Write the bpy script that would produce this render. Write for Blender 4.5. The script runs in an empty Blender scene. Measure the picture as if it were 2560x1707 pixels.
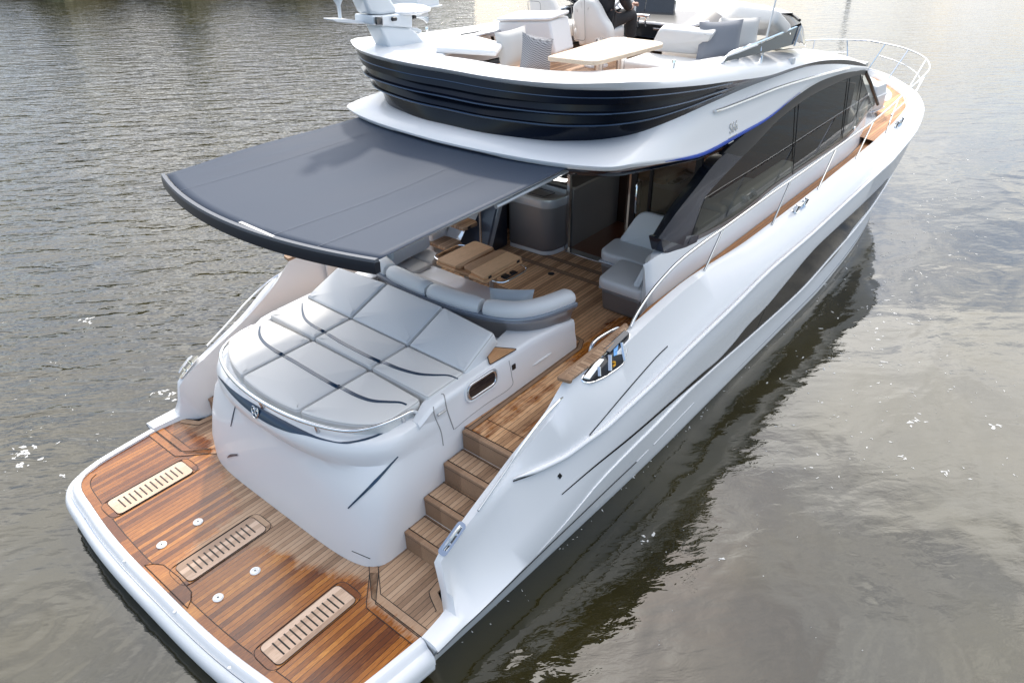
import bpy, bmesh, math, random
import numpy as np
from mathutils import Vector, Matrix, Euler
from mathutils.bvhtree import BVHTree
R = math.radians
random.seed(7)
S = bpy.context.scene
COL = S.collection

# ------------------------------------------------------------------ camera / world / sun
# Everything is modelled in the boat's own frame (x to the bow, y to port, z up from the teak
# of the bathing platform); TRIM then sets the boat (and the drone) on level water, z = 0.
TRIM = Matrix.Translation((0, 0, .36)) @ Matrix.Rotation(-math.atan(.018), 4, 'Y')
cam = bpy.data.cameras.new('camera'); camo = bpy.data.objects.new('camera', cam); COL.objects.link(camo)
CAM_LOC = Vector((-1.64817, -5.27837, 5.33884)); CAM_ROT = Euler((1.0130077, .01108242, -.884920735), 'XYZ')
cam.sensor_width = 36; cam.lens = 36 * 1815.17315 / 2560; cam.clip_start = .1; cam.clip_end = 3000
CAM_M = Matrix.Translation(CAM_LOC) @ CAM_ROT.to_matrix().to_4x4()
camo.matrix_world = TRIM @ CAM_M
S.camera = camo
S.view_settings.view_transform = 'Standard'; S.view_settings.look = 'None'
S.view_settings.exposure = 0.41; S.view_settings.gamma = 1
SUN_AZ, SUN_EL = 33, 50          # degrees to port of the bow, above the horizon
sund = Vector((math.cos(R(SUN_EL)) * math.cos(R(SUN_AZ)), math.cos(R(SUN_EL)) * math.sin(R(SUN_AZ)), math.sin(R(SUN_EL))))
sun = bpy.data.lights.new('sun', 'SUN'); suno = bpy.data.objects.new('sun', sun); COL.objects.link(suno)
sun.energy = 2.0; sun.angle = R(3.5); sun.color = (1, .93, .83)
suno.rotation_euler = sund.to_track_quat('Z', 'Y').to_euler(); suno.location = (20, 10, 40)

W = bpy.data.worlds.new('World'); S.world = W; W.use_nodes = True
nt = W.node_tree; N = nt.nodes; Lk = nt.links
for n in list(N): N.remove(n)
def wn(t, **k):
    n = N.new(t)
    for a, b in k.items(): setattr(n, a, b)
    return n
out = wn('ShaderNodeOutputWorld'); bg = wn('ShaderNodeBackground'); bg.inputs[1].default_value = .14
sky = wn('ShaderNodeTexSky', sky_type='NISHITA', sun_disc=False, sun_elevation=R(SUN_EL), sun_rotation=R(90 - SUN_AZ), dust_density=1.5)
tc = wn('ShaderNodeTexCoord'); sep = wn('ShaderNodeSeparateXYZ'); Lk.new(tc.outputs['Generated'], sep.inputs[0])
def wm(op, a, b=None, c=None):
    n = wn('ShaderNodeMath', operation=op)
    for i, v in enumerate((a, b, c)):
        if v is None: continue
        if isinstance(v, (int, float)): n.inputs[i].default_value = v
        else: Lk.new(v, n.inputs[i])
    return n.outputs[0]
zc = wm('MAXIMUM', sep.outputs[2], .02); den = wm('ADD', zc, .22)
cmb = wn('ShaderNodeCombineXYZ'); Lk.new(wm('DIVIDE', sep.outputs[0], den), cmb.inputs[0]); Lk.new(wm('DIVIDE', sep.outputs[1], den), cmb.inputs[1])
cn = wn('ShaderNodeTexNoise'); cn.inputs['Scale'].default_value = 1.35; cn.inputs['Detail'].default_value = 7; cn.inputs['Roughness'].default_value = .55
cn.inputs['Distortion'].default_value = .35
Lk.new(cmb.outputs[0], cn.inputs['Vector'])
cr = wn('ShaderNodeMapRange'); cr.interpolation_type = 'SMOOTHSTEP'; cr.inputs[1].default_value = .37; cr.inputs[2].default_value = .57
Lk.new(cn.outputs[0], cr.inputs[0])
# clouds thin out towards the stern, where the sky is open and blue
dotn = wn('ShaderNodeVectorMath', operation='DOT_PRODUCT'); Lk.new(tc.outputs['Generated'], dotn.inputs[0]); dotn.inputs[1].default_value = sund
front = wn('ShaderNodeMapRange'); front.inputs[1].default_value = -.35; front.inputs[2].default_value = .75; Lk.new(dotn.outputs['Value'], front.inputs[0])
lowh = wn('ShaderNodeMapRange'); lowh.inputs[1].default_value = .0; lowh.inputs[2].default_value = .42; lowh.inputs[3].default_value = .46; lowh.inputs[4].default_value = 1.0; Lk.new(sep.outputs[2], lowh.inputs[0])
cover = wm('MULTIPLY', cr.outputs[0], wm('ADD', wm('MULTIPLY', front.outputs[0], .88), .10))
# brightness of the cloud: grey bellies, silver near the sun
cn2 = wn('ShaderNodeTexNoise'); cn2.inputs['Scale'].default_value = 2.6; cn2.inputs['Detail'].default_value = 5
Lk.new(cmb.outputs[0], cn2.inputs['Vector'])
pw = wm('POWER', wm('MAXIMUM', dotn.outputs['Value'], 0), 3.0)
cb = wm('MULTIPLY', wm('ADD', wm('MULTIPLY', pw, 27.0), 6.2), wm('MULTIPLY', lowh.outputs[0], wm('ADD', wm('MULTIPLY', cn2.outputs[0], 1.3), .35)))
wrm = wn('ShaderNodeMix', data_type='RGBA'); Lk.new(front.outputs[0], wrm.inputs[0]); wrm.inputs[6].default_value = (.92, .978, 1.06, 1); wrm.inputs[7].default_value = (1.0, .98, .945, 1)
cc = wn('ShaderNodeVectorMath', operation='SCALE'); Lk.new(wrm.outputs[2], cc.inputs[0]); Lk.new(cb, cc.inputs[3])
skyb = wn('ShaderNodeVectorMath', operation='SCALE'); skyb.inputs[3].default_value = 1.4; Lk.new(sky.outputs[0], skyb.inputs[0])
mixc = wn('ShaderNodeMix', data_type='RGBA'); Lk.new(cover, mixc.inputs[0]); Lk.new(skyb.outputs[0], mixc.inputs[6]); Lk.new(cc.outputs[0], mixc.inputs[7])
Lk.new(mixc.outputs[2], bg.inputs[0]); Lk.new(bg.outputs[0], out.inputs[0])

# ------------------------------------------------------------------ helpers
CR = CAM_ROT.to_matrix(); FPX = 1815.17315 * 2352 / 2560; PX0, PY0 = 1176.0, 1707 / 2 * 2352 / 2560
def ray(px, py): return CR @ Vector(((px - PX0) / FPX, -(py - PY0) / FPX, -1))
def U(px, py, x=None, y=None, z=None):
    """surveyed point of the photograph: where the sight line meets a known plane of the boat"""
    d = ray(px, py)
    t = (z - CAM_LOC.z) / d.z if z is not None else (y - CAM_LOC.y) / d.y if y is not None else (x - CAM_LOC.x) / d.x
    return CAM_LOC + d * t
def crop(x0, y0, w):
    k = w / 2352; return lambda X, Y: ((x0 + X * k) * .91875, (y0 + Y * k) * .91875)
def pchip(xs, ys):
    xs = np.array(xs, float); ys = np.array(ys, float); h = np.diff(xs); d = (np.diff(ys, axis=0).T / h).T
    m = np.zeros_like(ys)
    for k in range(1, len(xs) - 1):
        a, b = d[k - 1], d[k]
        w1 = 2 * h[k] + h[k - 1]; w2 = h[k] + 2 * h[k - 1]
        ok = (a * b) > 0
        m[k] = np.where(ok, (w1 + w2) / (w1 / np.where(ok, a, 1) + w2 / np.where(ok, b, 1)), 0)
    m[0], m[-1] = d[0], d[-1]
    def f(x):
        x = min(max(x, xs[0]), xs[-1]); i = min(max(int(np.searchsorted(xs, x) - 1), 0), len(h) - 1)
        t = (x - xs[i]) / h[i]
        return ((2*t**3 - 3*t**2 + 1) * ys[i] + (t**3 - 2*t**2 + t) * h[i] * m[i] + (-2*t**3 + 3*t**2) * ys[i+1] + (t**3 - t**2) * h[i] * m[i+1])
    return f
def spline(pts, n, closed=False):
    """smooth curve through 3D points (centripetal-ish Catmull-Rom), n samples per span"""
    P = [Vector(p) for p in pts]; out = []
    m = len(P); rng = range(m if closed else m - 1)
    for i in rng:
        p1, p2 = P[i], P[(i + 1) % m]
        p0 = P[i - 1] if (i > 0 or closed) else p1 * 2 - p2
        p3 = P[(i + 2) % m] if (i + 2 < m or closed) else p2 * 2 - p1
        for k in range(n):
            t = k / n
            out.append(.5 * ((2 * p1) + (p2 - p0) * t + (2*p0 - 5*p1 + 4*p2 - p3) * t*t + (3*p1 - p0 - 3*p2 + p3) * t**3))
    if not closed: out.append(P[-1])
    return out
def mat(name, col, rough=.5, metal=0., coat=0., ior=1.5, alpha=None, spec=.5, bump=None, sheen=0):
    m = bpy.data.materials.new(name); m.use_nodes = True; b = m.node_tree.nodes['Principled BSDF']
    b.inputs['Base Color'].default_value = (*col, 1); b.inputs['Roughness'].default_value = rough; b.inputs['Metallic'].default_value = metal
    b.inputs['Coat Weight'].default_value = coat; b.inputs['Coat Roughness'].default_value = .04; b.inputs['IOR'].default_value = ior
    b.inputs['Specular IOR Level'].default_value = spec
    if sheen: b.inputs['Sheen Weight'].default_value = sheen
    T = m.node_tree
    if bump:
        sc, st, dist = bump
        tcn = T.nodes.new('ShaderNodeTexCoord'); nz = T.nodes.new('ShaderNodeTexNoise'); nz.inputs['Scale'].default_value = sc; nz.inputs['Detail'].default_value = 4
        bp = T.nodes.new('ShaderNodeBump'); bp.inputs['Strength'].default_value = st; bp.inputs['Distance'].default_value = dist
        T.links.new(tcn.outputs['Object'], nz.inputs['Vector']); T.links.new(nz.outputs[0], bp.inputs['Height']); T.links.new(bp.outputs[0], b.inputs['Normal'])
    return m
class NB:
    """tiny node-building helper"""
    def __init__(s, m): s.t = m.node_tree; s.b = s.t.nodes['Principled BSDF']
    def n(s, t, **k):
        x = s.t.nodes.new(t)
        for a, b in k.items(): setattr(x, a, b)
        return x
    def l(s, a, b): s.t.links.new(a, b)
    def m(s, op, a, b=None, c=None):
        x = s.n('ShaderNodeMath', operation=op)
        for i, v in enumerate((a, b, c)):
            if v is None: continue
            if isinstance(v, (int, float)): x.inputs[i].default_value = v
            else: s.l(v, x.inputs[i])
        return x.outputs[0]
    def mix(s, f, a, b):
        x = s.n('ShaderNodeMix', data_type='RGBA')
        for i, v in ((0, f), (6, a), (7, b)):
            if isinstance(v, tuple): x.inputs[i].default_value = (*v, 1)
            elif isinstance(v, (int, float)): x.inputs[i].default_value = v
            else: s.l(v, x.inputs[i])
        return x.outputs[2]
    def noise(s, vec, scale, detail=3, rough=.5, dist=0):
        x = s.n('ShaderNodeTexNoise'); x.inputs['Scale'].default_value = scale; x.inputs['Detail'].default_value = detail
        x.inputs['Roughness'].default_value = rough; x.inputs['Distortion'].default_value = dist
        s.l(vec, x.inputs['Vector']); return x.outputs[0]
    def scale(s, vec, v, rot=(0, 0, 0)):
        x = s.n('ShaderNodeMapping'); x.inputs['Scale'].default_value = v; x.inputs['Rotation'].default_value = rot; s.l(vec, x.inputs[0]); return x.outputs[0]
    def step(s, v, a, b):
        x = s.n('ShaderNodeMapRange'); x.interpolation_type = 'SMOOTHSTEP'
        for i, q in ((0, v), (1, a), (2, b)):
            if isinstance(q, (int, float)): x.inputs[i].default_value = q
            else: s.l(q, x.inputs[i])
        return x.outputs[0]
def teak(name, axis=1, w=.05, wet=False, lines=True, tint=(1, 1, 1), off=0., wetbias=0.):
    m = mat(name, (.4, .26, .16), .55); q = NB(m)
    tcn = q.n('ShaderNodeTexCoord'); sp = q.n('ShaderNodeSeparateXYZ'); q.l(tcn.outputs['Object'], sp.inputs[0])
    u = q.m('DIVIDE', q.m('ADD', sp.outputs[axis], off + 50.), w); fid = q.m('FLOOR', u); fr = q.m('FRACT', u)
    wnz = q.n('ShaderNodeTexWhiteNoise', noise_dimensions='1D'); q.l(fid, wnz.inputs['W'])
    sc = [14, 14, 14]; sc[1 - axis if axis < 2 else 0] = 1.3
    g = q.noise(q.scale(tcn.outputs['Object'], tuple(sc)), 9, 6, .62)
    g2 = q.noise(tcn.outputs['Object'], 2.2, 3)
    v = q.m('ADD', q.m('MULTIPLY', wnz.outputs[0], .75), q.m('MULTIPLY', q.m('SUBTRACT', g, .5), 1.1))
    v = q.m('ADD', v, q.m('MULTIPLY', q.m('SUBTRACT', g2, .5), .5))
    rp = q.n('ShaderNodeValToRGB'); q.l(v, rp.inputs[0]); e = rp.color_ramp.elements
    e[0].position = 0; e[0].color = (.26 * tint[0], .155 * tint[1], .092 * tint[2], 1); e[1].position = 1; e[1].color = (.56 * tint[0], .385 * tint[1], .255 * tint[2], 1)
    k = e.new(.45); k.color = (.42 * tint[0], .265 * tint[1], .163 * tint[2], 1)
    c = rp.outputs[0]; rough = .6
    if wet:
        rw = q.n('ShaderNodeValToRGB'); q.l(v, rw.inputs[0]); e = rw.color_ramp.elements
        e[0].position = .05; e[0].color = (.125, .037, .012, 1); e[1].position = .95; e[1].color = (.60, .255, .052, 1)
        k = e.new(.38); k.color = (.255, .083, .018, 1); k = e.new(.68); k.color = (.385, .138, .027, 1)
        at = q.n('ShaderNodeAttribute', attribute_name='wet')
        s1 = q.noise(tcn.outputs['Object'], 6, 5, .65); s2 = q.noise(q.scale(tcn.outputs['Object'], (3, 20, 1)), 2.5, 4)
        wv = q.m('ADD', at.outputs['Fac'], q.m('MULTIPLY', q.m('SUBTRACT', s1, .5), .24)); wv = q.m('ADD', wv, q.m('MULTIPLY', q.m('SUBTRACT', s2, .5), .22))
        f = q.step(wv, -.05, .07); c = q.mix(f, c, rw.outputs[0])
        rough = q.m('SUBTRACT', .62, q.m('MULTIPLY', f, .36))
    if lines:
        ln = q.m('LESS_THAN', fr, .085 if w < .06 else .06); c = q.mix(ln, c, (.018, .014, .012))
    q.l(c, q.b.inputs['Base Color'])
    if isinstance(rough, float): q.b.inputs['Roughness'].default_value = rough
    else: q.l(rough, q.b.inputs['Roughness'])
    bp = q.n('ShaderNodeBump'); bp.inputs['Strength'].default_value = .25; bp.inputs['Distance'].default_value = .002; q.l(g, bp.inputs['Height']); q.l(bp.outputs[0], q.b.inputs['Normal'])
    return m

ORG = {}
def empty(name, loc=(0, 0, 0), label=None, cat=None, group=None):
    o = bpy.data.objects.new(name, None); o.empty_display_size = .2; COL.objects.link(o); o.location = loc; ORG[o.name] = Vector(loc)
    if label: o['label'] = label; o['category'] = cat
    if group: o['group'] = group
    return o
def tag(o, label, cat, group=None):
    o['label'] = label; o['category'] = cat
    if group: o['group'] = group
    return o
def add(name, V, F, m, parent=None, smooth=40, bevel=0, seg=2, sub=0, loc=None, label=None):
    """one mesh object from boat-frame vertices"""
    og = ORG.get(parent.name, Vector((0, 0, 0))) if parent else (Vector(loc) if loc else Vector((0, 0, 0)))
    me = bpy.data.meshes.new(name); me.from_pydata([tuple(Vector(v) - og) for v in V], [], F); me.update()
    b = bmesh.new(); b.from_mesh(me); bmesh.ops.recalc_face_normals(b, faces=b.faces); b.to_mesh(me); b.free()
    if smooth is not None:
        me.polygons.foreach_set('use_smooth', [True] * len(me.polygons)); me.set_sharp_from_angle(angle=R(smooth))
    o = bpy.data.objects.new(name, me); COL.objects.link(o)
    if isinstance(m, (list, tuple)):
        for q in m: me.materials.append(q)
    else: me.materials.append(m)
    if parent: o.parent = parent
    else: o.location = og
    ORG[o.name] = og
    if bevel:
        md = o.modifiers.new('bevel', 'BEVEL'); md.width = bevel; md.segments = seg; md.limit_method = 'ANGLE'; md.angle_limit = R(35)
    if sub:
        md = o.modifiers.new('sub', 'SUBSURF'); md.levels = md.render_levels = sub
    if label: o['label'] = label
    return o
class MB:
    """gathers several shapes into one mesh"""
    def __init__(s): s.V = []; s.F = []
    def put(s, vf):
        k = len(s.V); s.V += [Vector(v) for v in vf[0]]; s.F += [tuple(i + k for i in f) for f in vf[1]]; return s
    def build(s, name, m, parent=None, **k): return add(name, s.V, s.F, m, parent, **k)
def loft(rows, cu=False, cv=False, capa=False, capb=False):
    n = len(rows[0]); V = [p for r in rows for p in r]; F = []
    for i in range(len(rows) - (0 if cv else 1)):
        a = i * n; b = ((i + 1) % len(rows)) * n
        for j in range(n - (0 if cu else 1)):
            k = (j + 1) % n; F.append((a + j, a + k, b + k, b + j))
    if capa: F.append(tuple(range(n)))
    if capb: F.append(tuple((len(rows) - 1) * n + j for j in range(n)))
    return V, F
def tube(path, r, n=10, closed=False, cap=True):
    P = [Vector(p) for p in path]; rows = []; m = len(P)
    up = None
    for i, p in enumerate(P):
        a = P[i - 1] if (i > 0 or closed) else p; b = P[(i + 1) % m] if (i < m - 1 or closed) else p
        t = (b - a).normalized()
        if up is None:
            up = Vector((0, 0, 1)) if abs(t.z) < .9 else Vector((1, 0, 0))
        s = t.cross(up).normalized(); up = s.cross(t).normalized()
        rr = r[i] if isinstance(r, (list, tuple)) else r
        rows.append([p + (s * math.cos(2*math.pi*k/n) + up * math.sin(2*math.pi*k/n)) * rr for k in range(n)])
    return loft(rows, cu=True, cv=closed, capa=cap and not closed, capb=cap and not closed)
def prism(poly, vec):
    n = len(poly); A = [Vector(p) for p in poly]; v = Vector(vec)
    return A + [p + v for p in A], [tuple(range(n))[::-1], tuple(range(n, 2*n))] + [(i, (i+1) % n, n + (i+1) % n, n + i) for i in range(n)]
def box(c, s, rot=None):
    V = []
    for x in (-.5, .5):
        for y in (-.5, .5):
            for z in (-.5, .5):
                v = Vector((x * s[0], y * s[1], z * s[2]))
                if rot: v = rot @ v
                V.append(v + Vector(c))
    return V, [(0,1,3,2),(4,6,7,5),(0,4,5,1),(2,3,7,6),(0,2,6,4),(1,5,7,3)]
def boxr(x0, x1, y0, y1, z0, z1): return box(((x0+x1)/2, (y0+y1)/2, (z0+z1)/2), (x1-x0, y1-y0, z1-z0))
def lathe(prof, c=(0, 0, 0), n=24, axis=None):
    q = Vector(axis).normalized().to_track_quat('Z', 'Y').to_matrix() if axis else Matrix.Identity(3)
    rows = [[Vector(c) + q @ Vector((r * math.cos(2*math.pi*k/n), r * math.sin(2*math.pi*k/n), z)) for k in range(n)] for r, z in prof]
    return loft(rows, cu=True, capa=True, capb=True)
def rpoly(pts, r, n=5):
    """round the corners of a planar 3D polygon"""
    P = [Vector(p) for p in pts]; out = []; m = len(P)
    rs = r if isinstance(r, (list, tuple)) else [r] * m
    for i, p in enumerate(P):
        a = P[i-1] - p; b = P[(i+1) % m] - p; rr = rs[i]
        if rr <= 0: out.append(p); continue
        d = min(rr, a.length * .48, b.length * .48); A = p + a.normalized() * d; B = p + b.normalized() * d
        for k in range(n + 1):
            t = k / n; out.append((1-t)**2 * A + 2*t*(1-t) * p + t*t * B)
    return out
def normal_of(P):
    n = Vector((0, 0, 0))
    for i, p in enumerate(P):
        q = P[(i+1) % len(P)]; n += Vector(((p.y-q.y)*(p.z+q.z), (p.z-q.z)*(p.x+q.x), (p.x-q.x)*(p.y+q.y)))
    return n.normalized()
def inset(P, d, nrm):
    out = []; m = len(P)
    for i, p in enumerate(P):
        a = (p - P[i-1]); b = (P[(i+1) % m] - p)
        a = a.normalized() if a.length > 1e-9 else b.normalized(); b = b.normalized() if b.length > 1e-9 else a
        na = nrm.cross(a); nb = nrm.cross(b); h = (na + nb); L = h.length
        h = h / L if L > 1e-6 else na
        k = max(.45, h.dot(na)); out.append(p + h * (d / k))
    return out
def cushion(poly, thick, r=.03, corner=.04, puff=.012, up=None, cn=4):
    """upholstered slab: poly is the top outline, thickness goes down; rolled edge, slightly domed top"""
    P = rpoly(poly, corner, cn); n = normal_of(P)
    if up is not None and n.dot(Vector(up)) < 0: P = P[::-1]; n = -n
    rows = [[p - n * thick for p in inset(P, .012, n)], [p - n * (thick - .015) for p in P]]
    for t in (0, .2, .4, .6, .8, 1):
        a = t * math.pi / 2
        rows.append([p - n * r * (1 - math.sin(a)) for p in inset(P, r * (1 - math.cos(a)), n)])
    rows.append([p + n * puff * .7 for p in inset(P, r * 2.2, n)])
    V, F = loft(rows, cu=True, capa=True)
    k = len(rows) - 1; m = len(P); c = sum(rows[-1], Vector((0,0,0))) / m + n * puff * .3
    V.append(c); F += [(k*m + i, k*m + (i+1) % m, len(V) - 1) for i in range(m)]
    return V, F
def pillow(c, w, h, t, ax, ay, nrm):
    """scatter cushion: square with pinched corners"""
    ax, ay, nrm = Vector(ax).normalized(), Vector(ay).normalized(), Vector(nrm).normalized(); c = Vector(c); N_ = 12
    V = []; F = []
    for sgn in (1, -1):
        for i in range(N_ + 1):
            for j in range(N_ + 1):
                u = -1 + 2*i/N_; v = -1 + 2*j/N_
                pin = 1 - .07 * (1 - u*u) - .0; pinv = 1 - .07 * (1 - v*v)
                th = (max(0, 1 - u**4) * max(0, 1 - v**4)) ** .62
                V.append(c + ax * u * w/2 * pinv + ay * v * h/2 * pin + nrm * sgn * th * t/2)
    m = (N_+1)**2
    for s in (0, 1):
        for i in range(N_):
            for j in range(N_):
                a = s*m + i*(N_+1) + j; f = (a, a+1, a+N_+2, a+N_+1); F.append(f if s else f[::-1])
    return V, F
def weld(o, d=.0006):
    b = bmesh.new(); b.from_mesh(o.data); bmesh.ops.remove_doubles(b, verts=b.verts, dist=d); bmesh.ops.recalc_face_normals(b, faces=b.faces); b.to_mesh(o.data); b.free(); return o
def bvh_of(*objs):
    V = []; F = []
    for o in objs:
        k = len(V); og = ORG[o.name]; V += [v.co + og for v in o.data.vertices]; F += [tuple(i + k for i in p.vertices) for p in o.data.polygons]
    return BVHTree.FromPolygons(V, F)
def hit(px, py, bvh, off=.003):
    d = ray(px, py).normalized(); p, n, i, t = bvh.ray_cast(CAM_LOC, d)
    if p is None: return None
    if n.dot(d) > 0: n = -n
    return p + n * off, n
def strip_on(bvh, pts, w, off=.003, n=6, taper=True):
    """ribbon lying on a surface along surveyed points; w = width (m) or list"""
    C = []
    q = spline([Vector((a, b, 0)) for a, b in pts], n)
    for p in q:
        h = hit(p.x, p.y, bvh, off)
        if h: C.append(h)
    rows = []
    for i, (p, nr) in enumerate(C):
        t = (C[min(i+1, len(C)-1)][0] - C[max(i-1, 0)][0]).normalized(); s = nr.cross(t).normalized()
        k = i / max(1, len(C) - 1)
        ww = (np.interp(k, np.linspace(0, 1, len(w)), w) if isinstance(w, (list, tuple)) else w) / 2
        rows.append([p - s * ww - nr * off * .9, p - s * ww * .92, p + s * ww * .92, p + s * ww - nr * off * .9])
    return loft(rows)
def mirror(vf): return [Vector((v[0], -v[1], v[2])) for v in vf[0]], [f[::-1] for f in vf[1]]

# ------------------------------------------------------------------ materials
GEL = mat('gelcoat_white', (.83, .83, .835), .38, coat=.35, spec=.35)
GEL2 = mat('gelcoat_nonslip', (.74, .75, .76), .5, bump=(220, .15, .002))
NAVY = mat('navy_gloss', (.006, .011, .026), .14, coat=.45)
ARCHM = mat('arch_dark', (.012, .014, .018), .28, spec=.22)
PILM = mat('pillar_navy', (.008, .014, .030), .25, spec=.22, coat=.1)
NAVYST = mat('navy_stripe', (.010, .035, .075), .3, coat=.4)
BLACK = mat('black_trim', (.008, .008, .010), .35)
CHROME = mat('polished_steel', (.78, .79, .80), .07, metal=1)
STEEL = mat('brushed_steel', (.62, .62, .63), .22, metal=1)
LEATH = mat('leather_offwhite', (.74, .725, .70), .48, bump=(160, .12, .002))
LEATH_SHADE = mat('leather_cool_shade', (.71, .715, .72), .48, bump=(160, .12, .002))  # off-white leather with the backrests' bluish shade put into its colour
GREYM = mat('metallic_taupe', (.23, .215, .21), .34, metal=.35, coat=.4)
GREYR = mat('grey_lacquer_rim', (.23, .26, .31), .25, metal=.3, coat=.5)
SILV = mat('silver_lacquer', (.55, .57, .60), .25, metal=.4, coat=.5)
TAUPE = mat('taupe_worktop', (.33, .28, .235), .3, coat=.3)
CAULK = mat('caulk_black', (.012, .010, .009), .6)
FABRIC_G = mat('awning_fabric', (.040, .060, .098), .6, bump=(60, .15, .004))
_t = FABRIC_G.node_tree; _tr = _t.nodes.new('ShaderNodeBsdfTranslucent'); _tr.inputs[0].default_value = (.34, .37, .44, 1); _mx = _t.nodes.new('ShaderNodeMixShader'); _mx.inputs[0].default_value = .2
_t.links.new(_t.nodes['Principled BSDF'].outputs[0], _mx.inputs[1]); _t.links.new(_tr.outputs[0], _mx.inputs[2]); _t.links.new(_mx.outputs[0], _t.nodes['Material Output'].inputs[0])
BLUE = mat('blue_sheen_strip', (.006, .055, .36), .45, spec=.15)  # reflected sky blue set as a base colour
GREYP = mat('cushion_grey', (.235, .245, .27), .9, bump=(300, .4, .002), sheen=.3)
CREAMP = mat('cushion_cream', (.62, .60, .57), .9, bump=(240, .4, .002), sheen=.3)
BLUEP = mat('cushion_pale_blue', (.50, .56, .60), .85, bump=(240, .3, .002), sheen=.3)
JACKET = mat('dark_jacket', (.014, .014, .018), .7, bump=(30, .5, .01))
TROUS = mat('charcoal_trousers', (.022, .022, .025), .8, bump=(40, .4, .006))
SKIN = mat('skin', (.52, .31, .23), .5)
HAIR = mat('hair', (.05, .035, .025), .7)
SHOE = mat('tan_shoe', (.16, .10, .06), .6)
WOODI = mat('walnut_floor', (.17, .055, .02), .3, coat=.3)
DARKW = mat('dark_walnut', (.045, .018, .009), .35, coat=.3)
YELL = mat('yellow_hose', (.75, .36, .01), .5)
SEAM = mat('seam_grey', (.30, .29, .285), .7)
WHITEP = mat('white_fitting', (.82, .82, .80), .3)
TEAK = teak('teak_deck', 1, .05)
TEAKW = teak('teak_deck_wet', 1, .05, wet=True)
TEAKX = teak('teak_across', 0, .05)
TEAKP = teak('teak_plain', 1, .4, lines=False)
TEAKPW = teak('teak_plain_wet', 1, .23, wet=True, lines=False)
TEAKG = teak('teak_grating', 1, .055, lines=False, tint=(1.42, 1.55, 1.78))
TEAKF = teak('teak_fine', 1, .034, tint=(.9, .85, .8))
TEAKO = teak('teak_orange', 0, .055, tint=(1.35, 1.05, .72))
OAKT = mat('oak_top', (.66, .52, .38), .45); qo = NB(OAKT); qv = qo.noise(qo.scale(qo.n('ShaderNodeTexCoord').outputs['Object'], (1.2, 14, 14)), 6, 5, .6)
qo.l(qo.mix(qo.step(qv, .3, .7), (.60, .46, .33), (.70, .57, .43)), qo.b.inputs['Base Color'])
TABT = teak('teak_table', 1, .23, lines=False, tint=(1.75, 1.55, 1.25))
def herring():
    m = mat('cushion_herringbone', (.3, .3, .3), .9); q = NB(m)
    t = q.n('ShaderNodeTexCoord'); s = q.n('ShaderNodeSeparateXYZ'); q.l(t.outputs['Object'], s.inputs[0])
    a = q.m('PINGPONG', q.m('MULTIPLY', s.outputs[1], 60.), 1.); b = q.m('FRACT', q.m('ADD', q.m('MULTIPLY', s.outputs[2], 55.), a))
    q.l(q.mix(q.m('LESS_THAN', b, .5), (.16, .16, .175), (.42, .42, .43)), q.b.inputs['Base Color']); return m
HERR = herring()
def glass(name, tint, rough=.01, keep=.35, spec=1.5):
    """tinted glazing: part mirror, part see-through"""
    m = bpy.data.materials.new(name); m.use_nodes = True; t = m.node_tree
    b = t.nodes['Principled BSDF']; b.inputs['Base Color'].default_value = (.012, .012, .013, 1); b.inputs['Roughness'].default_value = rough; b.inputs['IOR'].default_value = spec
    tr = t.nodes.new('ShaderNodeBsdfTransparent'); tr.inputs[0].default_value = (*tint, 1)
    mx = t.nodes.new('ShaderNodeMixShader'); mx.inputs[0].default_value = keep
    t.links.new(b.outputs[0], mx.inputs[1]); t.links.new(tr.outputs[0], mx.inputs[2]); t.links.new(mx.outputs[0], t.nodes['Material Output'].inputs[0]); return m
GLASS = glass('tinted_glass', (.62, .62, .56), keep=.55, spec=1.9)
HGLASS = mat('hull_glass', (.008, .0075, .007), .12, spec=.02)
SCREEN = mat('screen_glass', (.010, .013, .018), .06, coat=1)

# ------------------------------------------------------------------ the yacht: hull
yacht = empty('motor_yacht', (0, 0, 0), 'large white motor yacht with teak decks, navy trim and a flybridge, moored on brown water', 'yacht')
zw = lambda x: -.36 - .018 * x
WLY = pchip([.8, 2.5, 5, 9.6, 11.5, 13.2, 15.0, 16.2, 17.3, 18.3], [[2.22], [2.28], [2.33], [2.33], [2.25], [2.1], [1.75], [1.3], [.6], [.03]])
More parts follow.
